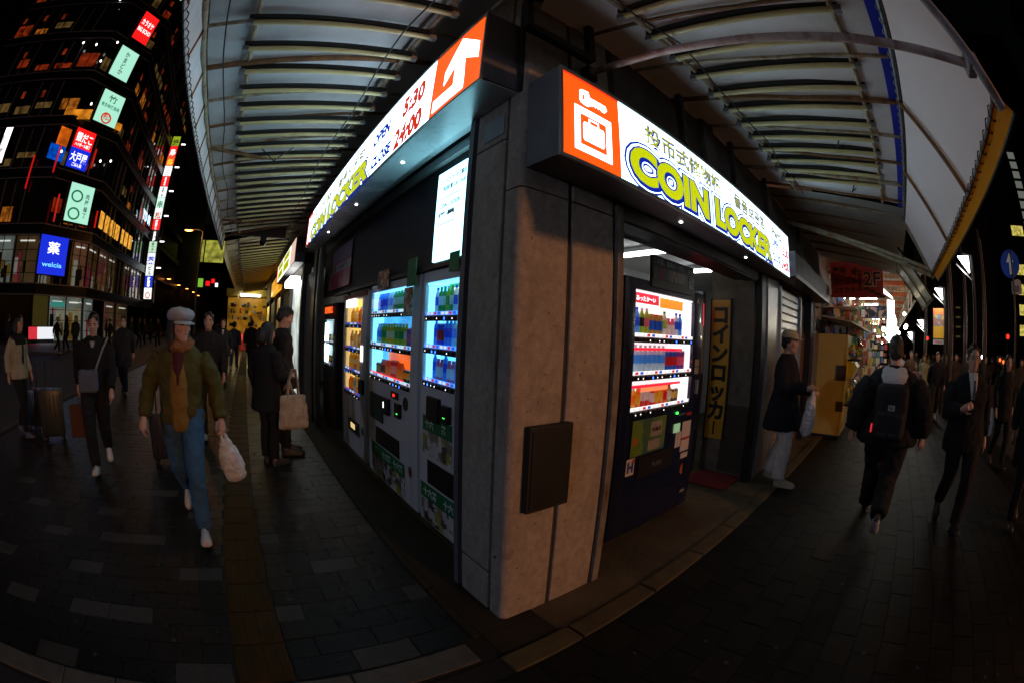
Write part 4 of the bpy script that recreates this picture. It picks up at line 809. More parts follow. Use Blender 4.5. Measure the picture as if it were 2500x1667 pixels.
def furnish(wn, a, d, n, s0, s1, z0, z1):
    """shelves, goods and a ceiling tube seen behind a lit window"""
    b = MB(); W = s1-s0
    for q in range(int(4+W*2.2)):
        x = s0+random.random()*(W-.25); h = random.uniform(.3, 1.0)*(z1-z0)*.8; zb_ = z0+random.choice((0, 0, .25, .5))*(z1-z0-h)
        obox(b, a, d, n, x, x+random.uniform(.10, .5), -.298, -.288-random.random()*.004, zb_, zb_+h*random.uniform(.3, 1), random.randrange(4))
    for q in range(3): zz = z0+(z1-z0)*(.2+.25*q); obox(b, a, d, n, s0, s1, -.286, -.282, zz, zz+.05, 1)
    b.build('display', goods_m, wn, world=True)
    obox(MB(), a, d, n, s0, s1, -.272, -.268, z0, z1).build('pane', glass('shop window glass', (.9, .93, .92), .06), wn, world=True)
    obox(MB(), a, d, n, s0+W*.15, s0+W*.8, -.281, -.278, z1-.35, z1-.25).build('tube_lamp', tube_far, wn, world=True)
for fi, (a, b) in enumerate(FA):
    d, n, L = oriented(a, b)
    obox(MB(), a, d, n, 0, L, -3.0, -.6, 0, 40).build('wall', black_m, tb, world=True)
    for k, z in enumerate(ZF):
        obox(MB(), a, d, n, -.0, L, -.595, .12, z-.45, z+.35).build('floor_band', band_m, tb, world=True)
        obox(MB(), a, d, n, 0, L, .121, .16, z-.45, z-.38).build('band_edge', edge_m, tb, world=True); obox(MB(), a, d, n, 0, L, .121, .16, z+.28, z+.35).build('band_edge', edge_m, tb, world=True)
        if k+1 >= len(ZF): continue
        z1 = ZF[k+1]-.45; nw = nwin[fi]; w = L/nw
        for i in range(nw):
            if fi == 2 and i > 9: continue
            r_ = random.random()
            m_ = random.choice(pane_dark)
            if fi == 1 and k == 0: m_ = (shop_lit[2], pane_dark[0], shop_lit[1])[i]
            elif fi == 0 and k == 0 and i >= 3: m_ = shop_lit[0 if i == 3 else 2]
            elif fi == 2 and k == 0: m_ = shop_lit[2] if i % 2 == 0 else shop_lit[1] if i % 4 == 1 else pane_dark[0]
            elif fi == 2 and k == 1 and i < 6: m_ = warm[0]
            elif k >= 1 and k < 8 and r_ < .62: m_ = 'glow'
            if fi == 2 and (k == 1 or not isinstance(m_, str)): m_ = mat('mirror facade glass', (.16, .18, .17), .04, metal=1.)
            key_ = m_ if isinstance(m_, str) else None
            wn = obox(MB(), a, d, n, w*i+.12, w*(i+1)-.12, -.34, -.30, z+.36, z1-.01).build('window', inner.get(key_, random.choice(pane_dark)) if key_ else m_, tb, world=True)
            if key_ in inner: furnish(wn, a, d, n, w*i+.14, w*(i+1)-.14, z+.38, z1-.03)
            if key_ == 'glow':
                s0_ = w*i+.2+random.random()*w*.3; ww_ = random.uniform(.45, .8)*w; zz_ = z+.5+random.random()*.8
                obox(MB(), a, d, n, s0_, min(s0_+ww_, w*(i+1)-.15), -.298, -.29, zz_, zz_+random.uniform(.3, 1.3)).build('glow', random.choice(strip_far), wn, world=True)
                if random.random() < .5: obox(MB(), a, d, n, s0_+.1, s0_+.5, -.298, -.29, z1-1.3, z1-.7).build('glow', strip_far[1], wn, world=True)
            fr_ = MB()
            for s0, s1, q0, q1 in ((w*i, w*i+.12, z+.352, z1), (w*(i+1)-.12, w*(i+1), z+.352, z1), (w*(i+.5)-.03, w*(i+.5)+.03, z+.36, z1-.02)): obox(fr_, a, d, n, s0, s1, -.29, -.18, q0, q1)
            fr_.build('frame', edge_m if i % 2 else band_m, wn, world=True)
# ground floor shops
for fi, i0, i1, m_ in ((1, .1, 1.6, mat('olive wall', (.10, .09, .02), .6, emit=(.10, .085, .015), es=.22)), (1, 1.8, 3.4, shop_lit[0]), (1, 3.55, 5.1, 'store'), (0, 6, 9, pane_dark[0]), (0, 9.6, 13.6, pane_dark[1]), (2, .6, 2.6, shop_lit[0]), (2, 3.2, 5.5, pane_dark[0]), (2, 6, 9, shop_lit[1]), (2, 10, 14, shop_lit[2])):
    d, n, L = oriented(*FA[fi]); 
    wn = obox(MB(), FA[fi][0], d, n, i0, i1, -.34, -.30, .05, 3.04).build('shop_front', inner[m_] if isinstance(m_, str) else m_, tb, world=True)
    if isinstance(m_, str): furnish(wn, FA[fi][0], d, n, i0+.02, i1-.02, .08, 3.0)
d, n, L = oriented(*FA[1])
sf = obox(MB(), FA[1][0], d, n, 1.85, 3.3, -.195, -.15, 2.35, 2.7).build('shop_sign', lit('teal sign', (.05, .35, .30), .5), tb, world=True)
pr = FA[0][1]+n*1.0
for k, (s0, s1, m_) in enumerate(((-.7, .1, lit('red low box', (1, .05, .08), .6)), (.15, 1.7, lit('white low box', (.9, .95, 1), .9)))):
    t = thing('light_box', ('red', 'white')[k]+' lit low box on the pavement in front of the olive shop wall', 'sign', FA[1][0]+d*s0+n*1.5); obox(MB(), FA[1][0], d, n, s0, s1, 1.3, 1.5, 0.25, 1.0).build('face', m_, t, world=True); obox(MB(), FA[1][0], d, n, s0-.04, s1+.04, 1.25, 1.298, 0, 1.05).build('case', dark_m, t, world=True)
# restaurant signs on the corner facets
def facet_pt(az, el, off):
    """where the sight line at this azimuth meets the corner facets, off metres proud of them"""
    di = pol(az, 1)
    best = None
    for a, b in FA[:2]:
        d_, n_, L_ = oriented(a, b); q = a+n_*off; t_ = (q-Vector((0, 0, 0))).dot(n_)/di.dot(n_); hp = di*t_; s_ = (hp-q).dot(d_)
        if -1.5 <= s_ <= L_+1.5 and (best is None or t_ < best[0]): best = (t_, hp, d_, n_)
    t_, hp, d_, n_ = best
    return Vector((hp.x, hp.y, elz(el, t_))), d_, n_
def bsign(label, az0, az1, el0, el1, panels, texts):
    p0, d_, n_ = facet_pt(az0, el0, .7); p1, _, _ = facet_pt((az0+az1)/2, el1, .7)
    wd_ = 2*abs(p0.xy.length*math.tan(R((az1-az0)/2)))*1.12; zb, zt = p0.z, p1.z
    c, d_, n_ = facet_pt((az0+az1)/2, el0, .7); c.z = zb
    t = thing('restaurant_sign', label, 'sign', c)
    MB_ = MB(); obox(MB_, c, d_, n_, -wd_/2-.05, wd_/2+.05, -.5, -.002, -.06, zt-zb+.06).build('case', dark_m, t, world=True)
    for f0, f1, m_ in panels: obox(MB(), c, d_, n_, -wd_/2, wd_/2, 0, .05, (zt-zb)*f0, (zt-zb)*f1).build('face', m_, t, world=True)
    for body, fx, fz, size, m_, fit in texts: text('lettering', body, size*(zt-zb), m_, t, c+n_*.055+d_*(wd_*(fx-.5))+Zv*((zt-zb)*fz), d_, Zv, bold=.012*size*(zt-zb), align='CENTER', fit=fit*wd_ if fit else None, thick=.01)
    return t, c, d_, n_, wd_, zt-zb
mint = lit('mint sign face', (.42, .86, .66), 1.0); red_s = lit('red sign face 2', (1, .012, .012), 1.05); blue_s = lit('blue sign face', (.01, .03, .75), .95); wh_s = lit('white sign print', (1, 1, 1), 1.6); dk_s = lit('dark sign print', (.03, .05, .05), .2); gr_s = lit('green sign print', (.04, .30, .14), .5)
navy_s = lit('navy sign face', (.01, .02, .30), .8)
bsign('blue sign with a white character in a red square, lowest on the glass corner', -33.2, -28.8, 5.0, 9.35, [(0, 1, blue_s)], [('薬', .5, .56, .33, wh_s, .44), ('welcia', .5, .20, .17, lit('cyan sign print', (.2, .75, 1), 1.2), .72)])
bsign('mint sign with two ring patterns, second from the bottom on the glass corner', -30.1, -26.2, 11.3, 15.6, [(0, 1, mint)], [('○', .34, .52, .42, gr_s, .5), ('○', .34, .06, .42, gr_s, .5), ('肉', .78, .66, .15, dk_s, None), ('屋', .78, .50, .15, dk_s, None), ('横', .78, .32, .15, dk_s, None), ('丁', .78, .16, .15, dk_s, None)])
bsign('red over blue sign with white brush letters on the glass corner', -32.0, -28.6, 17.8, 21.9, [(.5, 1, red_s), (0, .497, blue_s)], [('銀だこ', .5, .68, .26, wh_s, .84), ('ハイボール横丁', .5, .55, .1, wh_s, .8), ('大戸屋', .5, .18, .26, wh_s, .84), ('ごはん処', .5, .05, .1, wh_s, .5)])
bsign('mint sign with green pine emblem above a red seal character', -30.0, -26.0, 23.3, 26.8, [(0, 1, mint)], [('竹', .5, .70, .24, gr_s, .4), ('東京串焼酒場', .5, .50, .13, gr_s, .84), ('○', .5, .02, .44, rd, .46), ('松', .5, .14, .24, rd, .3)])
bsign('mint sign with thin upright brush letters, second from the top', -30.7, -27.1, 28.9, 32.2, [(0, 1, mint)], [('か', .48, .72, .2, dk_s, None), ('ま', .48, .52, .2, dk_s, None), ('ど', .48, .32, .2, dk_s, None), ('か', .48, .12, .2, dk_s, None)])
bsign('red karaoke sign with white letters, highest on the glass corner', -30.0, -26.9, 33.7, 36.8, [(0, 1, red_s)], [('カラオケ', .5, .55, .24, wh_s, .8), ('BIG ECHO', .5, .30, .2, wh_s, .86)])
bsign('pale green sign cut off by the top edge of the picture', -27.4, -25.2, 40.0, 43.5, [(0, 1, mint)], [])
bsign('white neon letter sign at the left edge of the picture', -44.6, -43.4, 16.2, 20.2, [(0, 1, lit('white neon', (1, .95, .95), 1.5, .7, 1.5))], [])
# small ceiling lights seen through the glass, blue lit shelf, red verticals
def spark(az, el, label, m_, r=.11, off=.35, cat='lamp', name='window_light', sc=(1, 1, 1)):
    p, d_, n_ = facet_pt(az, el, off); t = thing(name, label, cat, p); MB().sphere(p, r, 8, 6, sc=sc).build('bulb', m_, t, 60, True); return t
wspark = lit('small white light', (1, .95, .85), 3)
for i, (az, el) in enumerate(((-38.0, 31.3), (-35.5, 31.6), (-33.2, 30.0), (-32.0, 32.6), (-31.4, 25.0), (-33.5, 19.0), (-26.5, 18.7), (-24.8, 18.9), (-36.2, 37.2))): spark(az, el, 'small white ceiling light behind dark glass of the sign-covered building', wspark, group) if 0 else tag(spark(az, el, 'small white ceiling light behind dark glass of the sign-covered building', wspark), group='ceiling lights behind the dark glass')
for i, (az, e0, e1) in enumerate(((-33.9, 16.5, 19.6), (-27.7, 17.7, 20), (-37.9, 14.2, 18), (-24.9, 10.8, 12.8), (-31.8, 11.0, 14.2))):
    p, d_, n_ = facet_pt(az, e0, .2); z1_ = elz(e1, p.xy.length); t = thing('red_light_strip', 'upright red light strip on the glass facade, %s one' % ('left middle', 'centre', 'far left', 'lower right', 'lower middle')[i], 'light strip', p)
    MB().box(p.x-.06, p.x+.06, p.y-.06, p.y+.06, p.z, z1_).build('strip', lit('red strip', (1, .02, .01), .45), t, world=True)
p0, d_, n_ = facet_pt(-34.6, 17.9, -.05); t = thing('window_display', 'blue lit counter with orange lamps behind the second-floor glass', 'display', p0)
obox(MB(), p0, d_, n_, -.7, 1.0, 0, .05, 0, 1.1).build('counter', lit('blue counter', (.0, .12, .85), .5, .5), t, world=True); obox(MB(), p0, d_, n_, -.2, 1.0, 0, .05, 1.15, 2.5).build('orange_lamp', lit('orange paper lamp', (1, .18, .01), .55, .5, 1.2), t, world=True)
p0, d_, n_ = facet_pt(-31.2, 23.0, -.15); obox(MB(), p0, d_, n_, -2.6, .3, 0, .04, .1, .9).build('lit_counter', lit('amber counter', (1, .33, .02), .5, .7, .9), tb, world=True)
p0, d_, n_ = facet_pt(-25.6, 22.4, -.15); obox(MB(), p0, d_, n_, -.6, .5, 0, .04, .2, .8).build('lit_counter', MATS['amber counter'], tb, world=True)
d, n, L = oriented(*FA[2])
for i in range(7): obox(MB(), FA[2][0], d, n, 1.5+1.7*i, 2.6+1.7*i, -.28, -.2, 8.6, 9.9).build('lantern_row', lit('yellow lantern', (1, .45, .05), .8, .4), tb, world=True)
ng = thing('neon_letters', 'white neon letters on the side of the glass building above the lanterns', 'sign', (-14.4, 44, 11.9))
text('lettering', '10 OY', 1.5, lit('white blue neon', (.6, .8, 1), 2), ng, Vector((-14.4, 49.5, 12.2)), LX, Zv, bold=.03, thick=.03)
# tall stack of lit panels at the far end of the glass building
tw = thing('sign_tower', 'tall narrow stack of lit shop panels on the far edge of the glass building', 'sign', (-13.9, 51, 3.5))
y0_ = 51.0; xa, xb = -14.45, -13.35; zb, zt = 4.0, 24.2
MB().box(xa-.12, xb+.12, y0_+.03, y0_+.7, 3.0, zt+.6).build('frame', dark_m, tw, world=True)
pans = [(lit('pan ring', (.95, 1, .95), 1.2), '○', rd), (lit('pan blue', (.02, .05, .7), .9), '駐車場', wh_s), (lit('pan white', (.9, 1, .97), 1.2), 'ビル', dk_s), (lit('pan square', (.85, .9, 1), 1.1), '薬', lit('blue ink', (.02, .05, .6), .8)), (lit('pan leaf', (.6, .85, .6), .9), '肉横丁', gr_s), (lit('pan black', (.02, .02, .02), .3), '大戸屋', wh_s), (lit('pan red', (1, .02, .02), 1.0), '銀だこ', wh_s),
        (lit('pan white', (1, 1, 1), 1), '松', rd), (lit('pan mint', (.7, 1, .85), 1.1), '串', gr_s), (lit('pan white', (1, 1, 1), 1), 'かまどか', dk_s), (lit('pan red', (1, 0, 0), 1), 'カラオケ', wh_s), (lit('pan plain', (.95, 1, 1), 1.3), '三', lit('grey ink', (.5, .5, .5), .8)), (lit('pan orange', (1, .10, .03), 1.0), '祭', lit('yellow ink', (1, .7, .05), 1)), (lit('pan red', (1, 0, 0), 1), '鳥', wh_s), (lit('pan lime', (.35, .5, .02), .8), '緑', dk_s)]
hh = (zt-zb)/len(pans)
for i, (m_, s_, mi_) in enumerate(pans):
    pn = MB().box(xa, xb, y0_-.02, y0_+.029, zb+hh*i+.03, zb+hh*(i+1)-.03).build('panel', m_, tw, world=True)
    n_ = len(s_)
    for j, ch in enumerate(s_): text('letter', ch, .9*min(1, 1.25/n_), mi_, pn, Vector(((xa+xb)/2, y0_-.025, zb+hh*i+.12+(hh-.2)*(n_-1-j)/n_)), RX, Zv, bold=.02, align='CENTER', thick=.008)
for i in range(6):
    MB().box(xb+.35, xb+.95, y0_+.1, y0_+.25, 7.6+3.1*i, 7.72+3.1*i).build('side_lamp', lit('white side lamp', (1, 1, 1), 3), tw, world=True); MB().box(xb+.12, xb+.36, y0_+.12, y0_+.2, 7.62+3.1*i, 7.68+3.1*i).build('side_arm', dark_m, tw, world=True)
# farther buildings beyond
def block(name, label, x0, x1, y0, y1, h, col, wins, face='y'):
    t = thing(name, label, 'building', ((x0+x1)/2, (y0+y1)/2, 0)); MB().box(x0, x1, y0, y1, -.14, h).build('wall', mat('wall %s' % label[:20], col, .8, var=.2, vs=.3), t, world=True)
    b = MB(); b.box(x0-.2, x1+.2, y0-.2, y1+.2, h, h+.6); b.build('roof', MATS['wall %s' % label[:20]], t, world=True)
    for (a0, a1, z0, z1, m_) in wins:
        if face == 'y': MB().box(a0, a1, y0-.06, y0-.02, z0, z1).build('window', m_, t, world=True)
        else: MB().box(x0-.06, x0-.02, a0, a1, z0, z1).build('window', m_, t, world=True)
    return t
ygl = lit('yellow green window band', (.55, .55, .08), .45, .6, .7); dimw = lit('dim window', (.25, .2, .08), .12); 
block('apartment_block', 'dim apartment block with stepped balconies behind the stack of lit panels', -27, -15.2, 79, 110, 36, (.035, .028, .022), [(-17.6-.0, -15.6, 5+3.4*k, 7.2+3.4*k, mat('pale balcony', (.12, .09, .07), .8)) for k in range(9)])
fb_ = block('far_building', 'dark far building with a band of yellow-green windows and lit adverts below', -19, -4, 112, 130, 26, (.02, .017, .015), [(-17.6, -14.6, 16.8, 22.5, ygl), (-14.2, -8.6, 16.8, 22.5, ygl), (-18.2, -17.0, 10.2, 12.6, lit('green advert', (.15, .7, .12), .9)), (-15.3, -13.8, 10.4, 12.6, lit('green advert 2', (.25, .6, .05), .8)), (-13.0, -11.8, 10.8, 12.0, red_s), (-11.4, -10.4, 11.5, 12.6, red_s), (-10.2, -9.4, 10.6, 11.6, wh_s)])
block('far_building', 'low dark building closing the left street in the distance', -14, 6, 150, 170, 15, (.03, .025, .02), [(-9+1.6*k, -8.2+1.6*k, 6, 7, dimw) for k in range(5)])
block('side_building', 'tall unlit tower rising at the left edge behind the glass building', -60, -34, 30, 60, 70, (.012, .012, .014), [])
# ------------------------------------------------------------------ shops farther along the left wall
sh = thing('shop_row', 'row of small shops under the far left awning with a yellow lit front', 'building', (1.5, 18, 0))
B('wall', concrete_d, (1.16, 2.4, 9.21, 27, 2.86, 4.2), (2.3, 2.4, 9.2, 27, 0, 2.86), parent=sh)
for i, (a0, a1, m_) in enumerate(((7.3, 8.6, mat('grey shutter', (.16, .15, .14), .5, metal=.3, var=.2)), (9.4, 11.2, lit('white door light', (.8, .9, .85), .55, .5)), (11.6, 14.4, mat('brown shop front', (.08, .06, .03), .6, var=.3)), (14.7, 17.5, printed('shop wares', [(.4, .3, .05), (.1, .05, .02), (.3, .25, .1), (.35, .08, .05)], 3, .35, 8)), (17.8, 22, MATS['brown shop front']), (22.3, 26.6, lit('yellow shop light', (.9, .6, .1), .4, .6, 1.5)))):
    B('shop_front', m_, (1.22, 1.26, a0, a1, 0, 2.6), parent=sh)
for y in (8.7, 11.3, 14.5, 17.6, 22.1): B('post', post_m, (1.14, 1.32, y, y+.2, 0, 2.86), parent=sh)
s2 = thing('light_box_sign', 'second long back-lit sign with yellow blocks farther along the left wall', 'sign', (.95, 11.3, 2.88))
B('casing', case_m, (.914, 1.139, 8.70, 13.9, 2.88, 3.41), parent=s2); B('face', lit('pale yellow sign face', (.9, 1, .85), 1.6), (.902, .9135, 9.6, 13.6, 2.90, 3.39), parent=s2); B('end_panel', r_face, (.902, .9135, 13.6, 13.9, 2.90, 3.39), parent=s2); B('end_panel', lit('pale pink panel', (.9, .6, .5), .9), (.902, .9135, 8.72, 9.6, 2.90, 3.39), parent=s2)
for (a0, a1, b0, b1) in ((9.9, 11.4, 3.20, 3.36), (11.7, 13.3, 3.20, 3.36), (9.9, 11.4, 2.95, 3.15), (11.7, 13.3, 2.95, 3.15)): B('yellow_block', yd, (.898, .9015, a0, a1, b0, b1), parent=s2)
s3 = thing('light_box_sign', 'orange-yellow lit sign beyond the second coin locker sign', 'sign', (1.0, 16, 2.7)); B('face', lit('amber sign face', (1, .45, .03), .8, .4), (1.0, 1.12, 14.2, 18.6, 2.75, 3.3), parent=s3)
wl = thing('shop_lamp', 'bright white lamp box over the white-lit doorway under the far awning', 'lamp', (1.0, 10.2, 2.6)); B('box', lit('white lamp box', (1, 1, .95), 5), (.95, 1.18, 9.5, 11.0, 2.52, 2.68), parent=wl)
ey = 26.9
st = thing('market_stall', 'yellow lit stall closing the end of the left awning', 'stall', (0, 27, 0))
B('back', lit('yellow stall light', (1, .50, .03), .10, .8, 2.2), (-1.5, 1.2, 27.6, 27.7, 0, 3.2), parent=st); B('counter', mat('red counter', (.35, .03, .02), .6, emit=(.5, .04, .02), es=.25), (-.9, 1.1, ey, ey+.5, 0, 1.0), parent=st); B('roof_board', mat('yellow roof board', (.5, .35, .05), .6), (-1.6, 1.2, ey, 27.7, 3.25, 3.7), parent=st)
gd = MB()
for k in range(60): x = random.uniform(-1.4, 1.1); z = random.choice((1.0, 1.4, 1.8, 2.2, 2.6)); gd.box(x, x+random.uniform(.08, .25), 27.3, 27.45, z, z+random.uniform(.1, .32), random.randrange(4))
gd.build('wares', [mat('stall ware %d' % i, c, .6) for i, c in enumerate(((.5, .35, .05), (.4, .05, .03), (.05, .04, .03), (.5, .45, .3)))], st, world=True)['kind'] = 'stuff'
for k in range(7): B('price_card', lit('price card %d' % (k % 3), ((1, .8, .1), (1, .1, .05), (.9, .9, .8))[k % 3], .9), (-.85+.28*k, -.65+.28*k, ey-.02, ey-.005, .55, .95), parent=st)
tl = thing('stall_lamp', 'bright white tube lamp over the yellow lit stall', 'lamp', (0, 26.5, 3.3)); B('tube', lit('bright stall tube', (1, 1, .8), 9), (-.62, .72, 26.4, 26.5, 3.22, 3.36), parent=tl)
l_ = bpy.data.lights.new('stall_light', 'AREA'); l_.energy = 30; l_.color = (1, .80, .30); l_.size = 2; lo = bpy.data.objects.new('stall_light', l_); COL.objects.link(lo); lo.parent = tl; lo.location = (0, -.2, -.2); lo.rotation_euler = (R(-60), 0, 0)
# ------------------------------------------------------------------ right-hand street
# capsule toy machines: yellow cabinet with clear bulging fronts
cm = thing('capsule_machine', 'yellow cabinet of capsule toy machines with clear bulging fronts on the right pavement', 'capsule machine', (8.3, 1.0, 0))
ym = mat('yellow cabinet', (.62, .47, .10), .45, var=.12, vs=2)
B('cabinet', ym, (7.95, 8.9, .74, 1.36, .06, 1.86), parent=cm); B('plinth', black_m, (7.99, 8.86, .78, 1.32, 0, .059), parent=cm); B('side_strip', mat('amber strip', (.6, .45, .05), .4), (7.945, 7.9495, .74, .79, .08, 1.84), parent=cm)
bub = glass('clear plastic bubble', (.92, .98, .95), .10, .05)
pale = mat('pale mint plastic', (.50, .62, .55), .35, var=.05)
for r_ in range(2):
    for k in range(3):
        x = 8.02+.30*k; zc = 1.60-.80*r_
        b = MB(); prof = [(0, .30), (.14, .29), (.235, .22), (.27, .10), (.26, -.05), (.16, -.16), (0, -.18)]
        pts_ = [(.74-q, zc+z) for q, z in prof]
        b.prism([(y, z) for y, z in pts_], (x, 0, 0), (0, 1, 0), (0, 0, 1), .27); b.build('bubble', bub, cm, world=True)
        for j in range(9): MB().sphere((x+.05+random.random()*.17, .735-.03-random.random()*.16, zc-.10+random.random()*.22), .038, 8, 6).build('capsule', mat('capsule %d' % (j % 5), (RED, YEL, BLU, LGR, W_)[j % 5], .3), cm, 60, True)
        b = MB(); b.prism([(.74, zc-.19), (.60, zc-.22), (.52, zc-.30), (.58, zc-.42), (.63, zc-.5), (.74, zc-.5)], (x, 0, 0), (0, 1, 0), (0, 0, 1), .27); b.build('dispenser', pale if (k+r_) % 3 else mat('yellow dispenser', (.62, .55, .05), .35), cm, world=True)
        MB().box(x-.012, x-.002, .50, .74, zc-.2, zc-.17).build('rim', black_m, cm, world=True)
B('front_panel', mat('dark brown bay', (.05, .025, .012), .5), (7.94, 7.9445, .745, .95, 1.05, 1.32), parent=cm); B('front_panel', MATS['dark brown bay'], (7.94, 7.9445, .745, .88, .50, .68), parent=cm)
# arcade of stalls beyond
arc = thing('market_arcade', 'bright market arcade of small stalls receding along the right street', 'market', (16, 1, 0))
B('wall', concrete_d, (9.0, 34, 1.7, 2.0, 0, 5), parent=arc)
orm = mat('orange arcade beam', (.45, .12, .04), .6, var=.3)
for i in range(16): B('roof_beam', orm if i % 2 else rust_m, (11.5+1.2*i, 11.62+1.2*i, -1.1, 1.68, 3.42-.0*i, 3.55), parent=arc)
B('roof_sheet', mat('corrugated roof', (.20, .10, .06), .7, var=.3), (11.2, 32, -1.3, 1.69, 3.60, 3.66), parent=arc)
lat = mat('white lattice', (.5, .45, .38), .6)
for i in range(12):
    x = 12.5+1.5*i; MB().path([(x, -1.0, 3.4), (x+.75, -1.0, 2.9), (x+1.5, -1.0, 3.4)], .025, 5).build('truss', lat, arc, world=True)
B('truss_rail', lat, (11.5, 32, -1.03, -.97, 2.86, 2.90), parent=arc); B('truss_rail', lat, (11.5, 32, -1.03, -.97, 3.38, 3.415), parent=arc)
# stall shelves of small goods, seen end on
gcols = [(.7, .7, .65), (.05, .05, .05), (.55, .08, .05), (.6, .45, .08), (.15, .35, .2), (.1, .2, .5), (.5, .5, .5), (.75, .65, .4), (.35, .15, .08)]
gm_ = [mat('goods %d' % i, c, .5) for i, c in enumerate(gcols)]
wares = MB()
for i in range(1500):
    x = 10.2+random.random()**1.4*17; side = random.random()
    y = 1.62-random.random()*(.9 if side < .8 else .2); z = random.choice((.5, .85, 1.2, 1.55, 1.9, 2.25, 2.6))+random.random()*.1
    s_ = random.uniform(.04, .12); wares.box(x, x+s_*.7, y-s_, y, z, z+s_*random.uniform(.8, 2.2), random.randrange(9))
w_ = wares.build('wares', gm_, arc, world=True); w_['kind'] = 'stuff'
for x in (12.6, 14.6, 17.3, 20.4, 24): B('stall_partition', mat('grey partition', (.3, .3, .28), .6, var=.2), (x, x+.04, .72, 1.69, 0, 2.8), parent=arc)
for z in (.48, 1.18, 1.88, 2.58): B('shelf', lat, (10.2, 27, .74, 1.69, z-.03, z-.005), parent=arc)
# racks of packets facing the passer-by, hung in rows
for j, (xr, ya, yb2) in enumerate(((10.9, .55, 1.66), (12.3, .35, 1.66), (14.2, .1, 1.66), (16.8, -.2, 1.66))):
    rk = MB(); nr = 0
    for zr in range(9):
        y = ya
        while y < yb2-.06:
            w_2 = random.uniform(.05, .13); rk.box(xr, xr+.03, y, min(y+w_2, yb2), .75+.235*zr, .75+.235*zr+random.uniform(.12, .21), random.randrange(9)); y += w_2+random.uniform(.01, .03)
    o = rk.build('packet_rack', gm_, arc, world=True); o['kind'] = 'stuff'
    B('rack_rail', lat, (xr+.04, xr+.06, ya, yb2, .7, .72), parent=arc); B('rack_rail', lat, (xr+.04, xr+.06, ya, yb2, 2.85, 2.88), parent=arc)
tubes = lit('arcade tube', (.98, 1, .95), 13); bulbs = lit('arcade bulb', (1, .80, .5), 26)
for i in range(9):
    x = 10.35+1.55*i; t = thing('tube_lamp', 'white tube lamp, %s in the market arcade' % ('first', 'second', 'third', 'fourth', 'fifth', 'sixth', 'seventh', 'eighth', 'ninth')[i], 'lamp', (x, .75, 2.95), 0, 'arcade tube lamps')
    MB().tube((x, .2, 2.96), (x, 1.3, 2.96), .025, 8).build('tube', tubes, t, world=True); MB().box(x-.03, x+.03, .15, 1.35, 2.992, 3.03).build('housing', white_m, t, world=True)
for i in range(30):
    x = 10.5+.75*i+random.random()*.5; y = random.uniform(-.9, .5); z = random.uniform(2.1, 2.8); t = thing('bulb_lamp', 'round bulb hanging among the stalls of the market arcade', 'lamp', (x, y, z), 0, 'arcade bulbs')
    MB().sphere((x, y, z), .055, 8, 6).build('bulb', bulbs, t, 60, True); MB().tube((x, y, z+.05), (x, y, 3.4), .006, 4).build('cord', rope_d, t, world=True)
# dazzling white screen hung over the aisle
sc_ = thing('lit_banner', 'dazzling white lit banner hanging over the market aisle', 'sign', (13.5, -.3, 2.0))
b = MB(); b.prism([(-.12, 1.95), (-.52, 1.72), (-.46, 2.1), (-.50, 2.5), (-.40, 2.75), (-.42, 3.1), (-.14, 3.12)], (13.5, 0, 0), (0, 1, 0), (0, 0, 1), .05); b.build('face', lit('dazzling white', (.95, 1, 1), 2.2), sc_, world=True)
MB().tube((13.52, -.3, 3.1), (13.52, -.3, 3.42), .01, 5).build('cord', rope_d, sc_, world=True)
sg3 = thing('lit_banner', 'slanting white lit strip high in the market aisle', 'sign', (12.5, -.1, 3.2)); b = MB(); b.prism([(.12, 3.36), (-.02, 3.14), (-.34, 2.98), (-.30, 3.06), (-.04, 3.26)], (12.2, 0, 0), (0, 1, 0), (0, 0, 1), .04); b.build('face', MATS['dazzling white'], sg3, world=True)
pb = thing('picture_banner', 'dark banner with a row of colourful portraits hung across the market stalls', 'banner', (11.6, .6, 2.45))
B('cloth', mat('dark teal cloth', (.02, .05, .06), .7), (11.6, 11.63, -.12, 1.30, 2.42, 2.74), parent=pb)
for k in range(5): B('portrait', printed('portrait %d' % k, [((.5, .3, .2), (.2, .1, .4), (.6, .3, .35), (.05, .4, .3), (.6, .5, .1))[k], (.03, .08, .1), (.45, .33, .27), (.02, .02, .03)], 9, .15, 3+k), (11.59, 11.598, -.08+.27*k, .15+.27*k, 2.44, 2.72), parent=pb)
# red stair sign
rs = thing('hanging_sign', 'dark red board with arrow and 2F hung under the right awning', 'sign', (9.7, .7, 2.7))
red_b = mat('red board', (.16, .015, .010), .6, var=.15, emit=(.30, .02, .01), es=.02)
zb2, zt2 = 2.72, 3.50; yl, yr = 1.34, -.02
B('board', red_b, (9.7, 9.74, yr, yl, zb2, zt2), parent=rs); B('red_strip', lit('red strip light', (1, .03, .01), .35), (9.72, 9.75, -.72, yr-.005, 3.30, 3.46), parent=rs)
bk = mat('black print 2', (.012, .008, .008), .6); cw = mat('cream print', (.40, .30, .22), .6)
def RT(body, y, z, size, m_, bold=0., fit=None, o=0.): text('lettering', body, size, m_, rs, Vector((9.699-o, y, z)), LX, Zv, bold=bold, thick=.001, fit=fit)
RT('2F', .50, 2.98, .42, cw, .022, .46); RT('2F', .49, 2.985, .42, bk, .010, .44, .002); RT('←', .80, 3.22, .24, bk, .008, .25, .002)
RT('電源', 1.28, 3.24, .17, bk, .006); RT('ケーブル', 1.28, 3.03, .16, bk, .006); RT('コネクター', 1.30, 2.82, .15, bk, .006)
stp = MB()
for k in range(4): stp.box(9.6965, 9.6985, .50-.14*k-.16, .50-.14*k, 2.94-.055*k-.05, 2.94-.055*k)
stp.box(9.6965, 9.6985, .56, .62, 2.90, 3.25); stp.build('stair_icon', bk, rs, world=True)
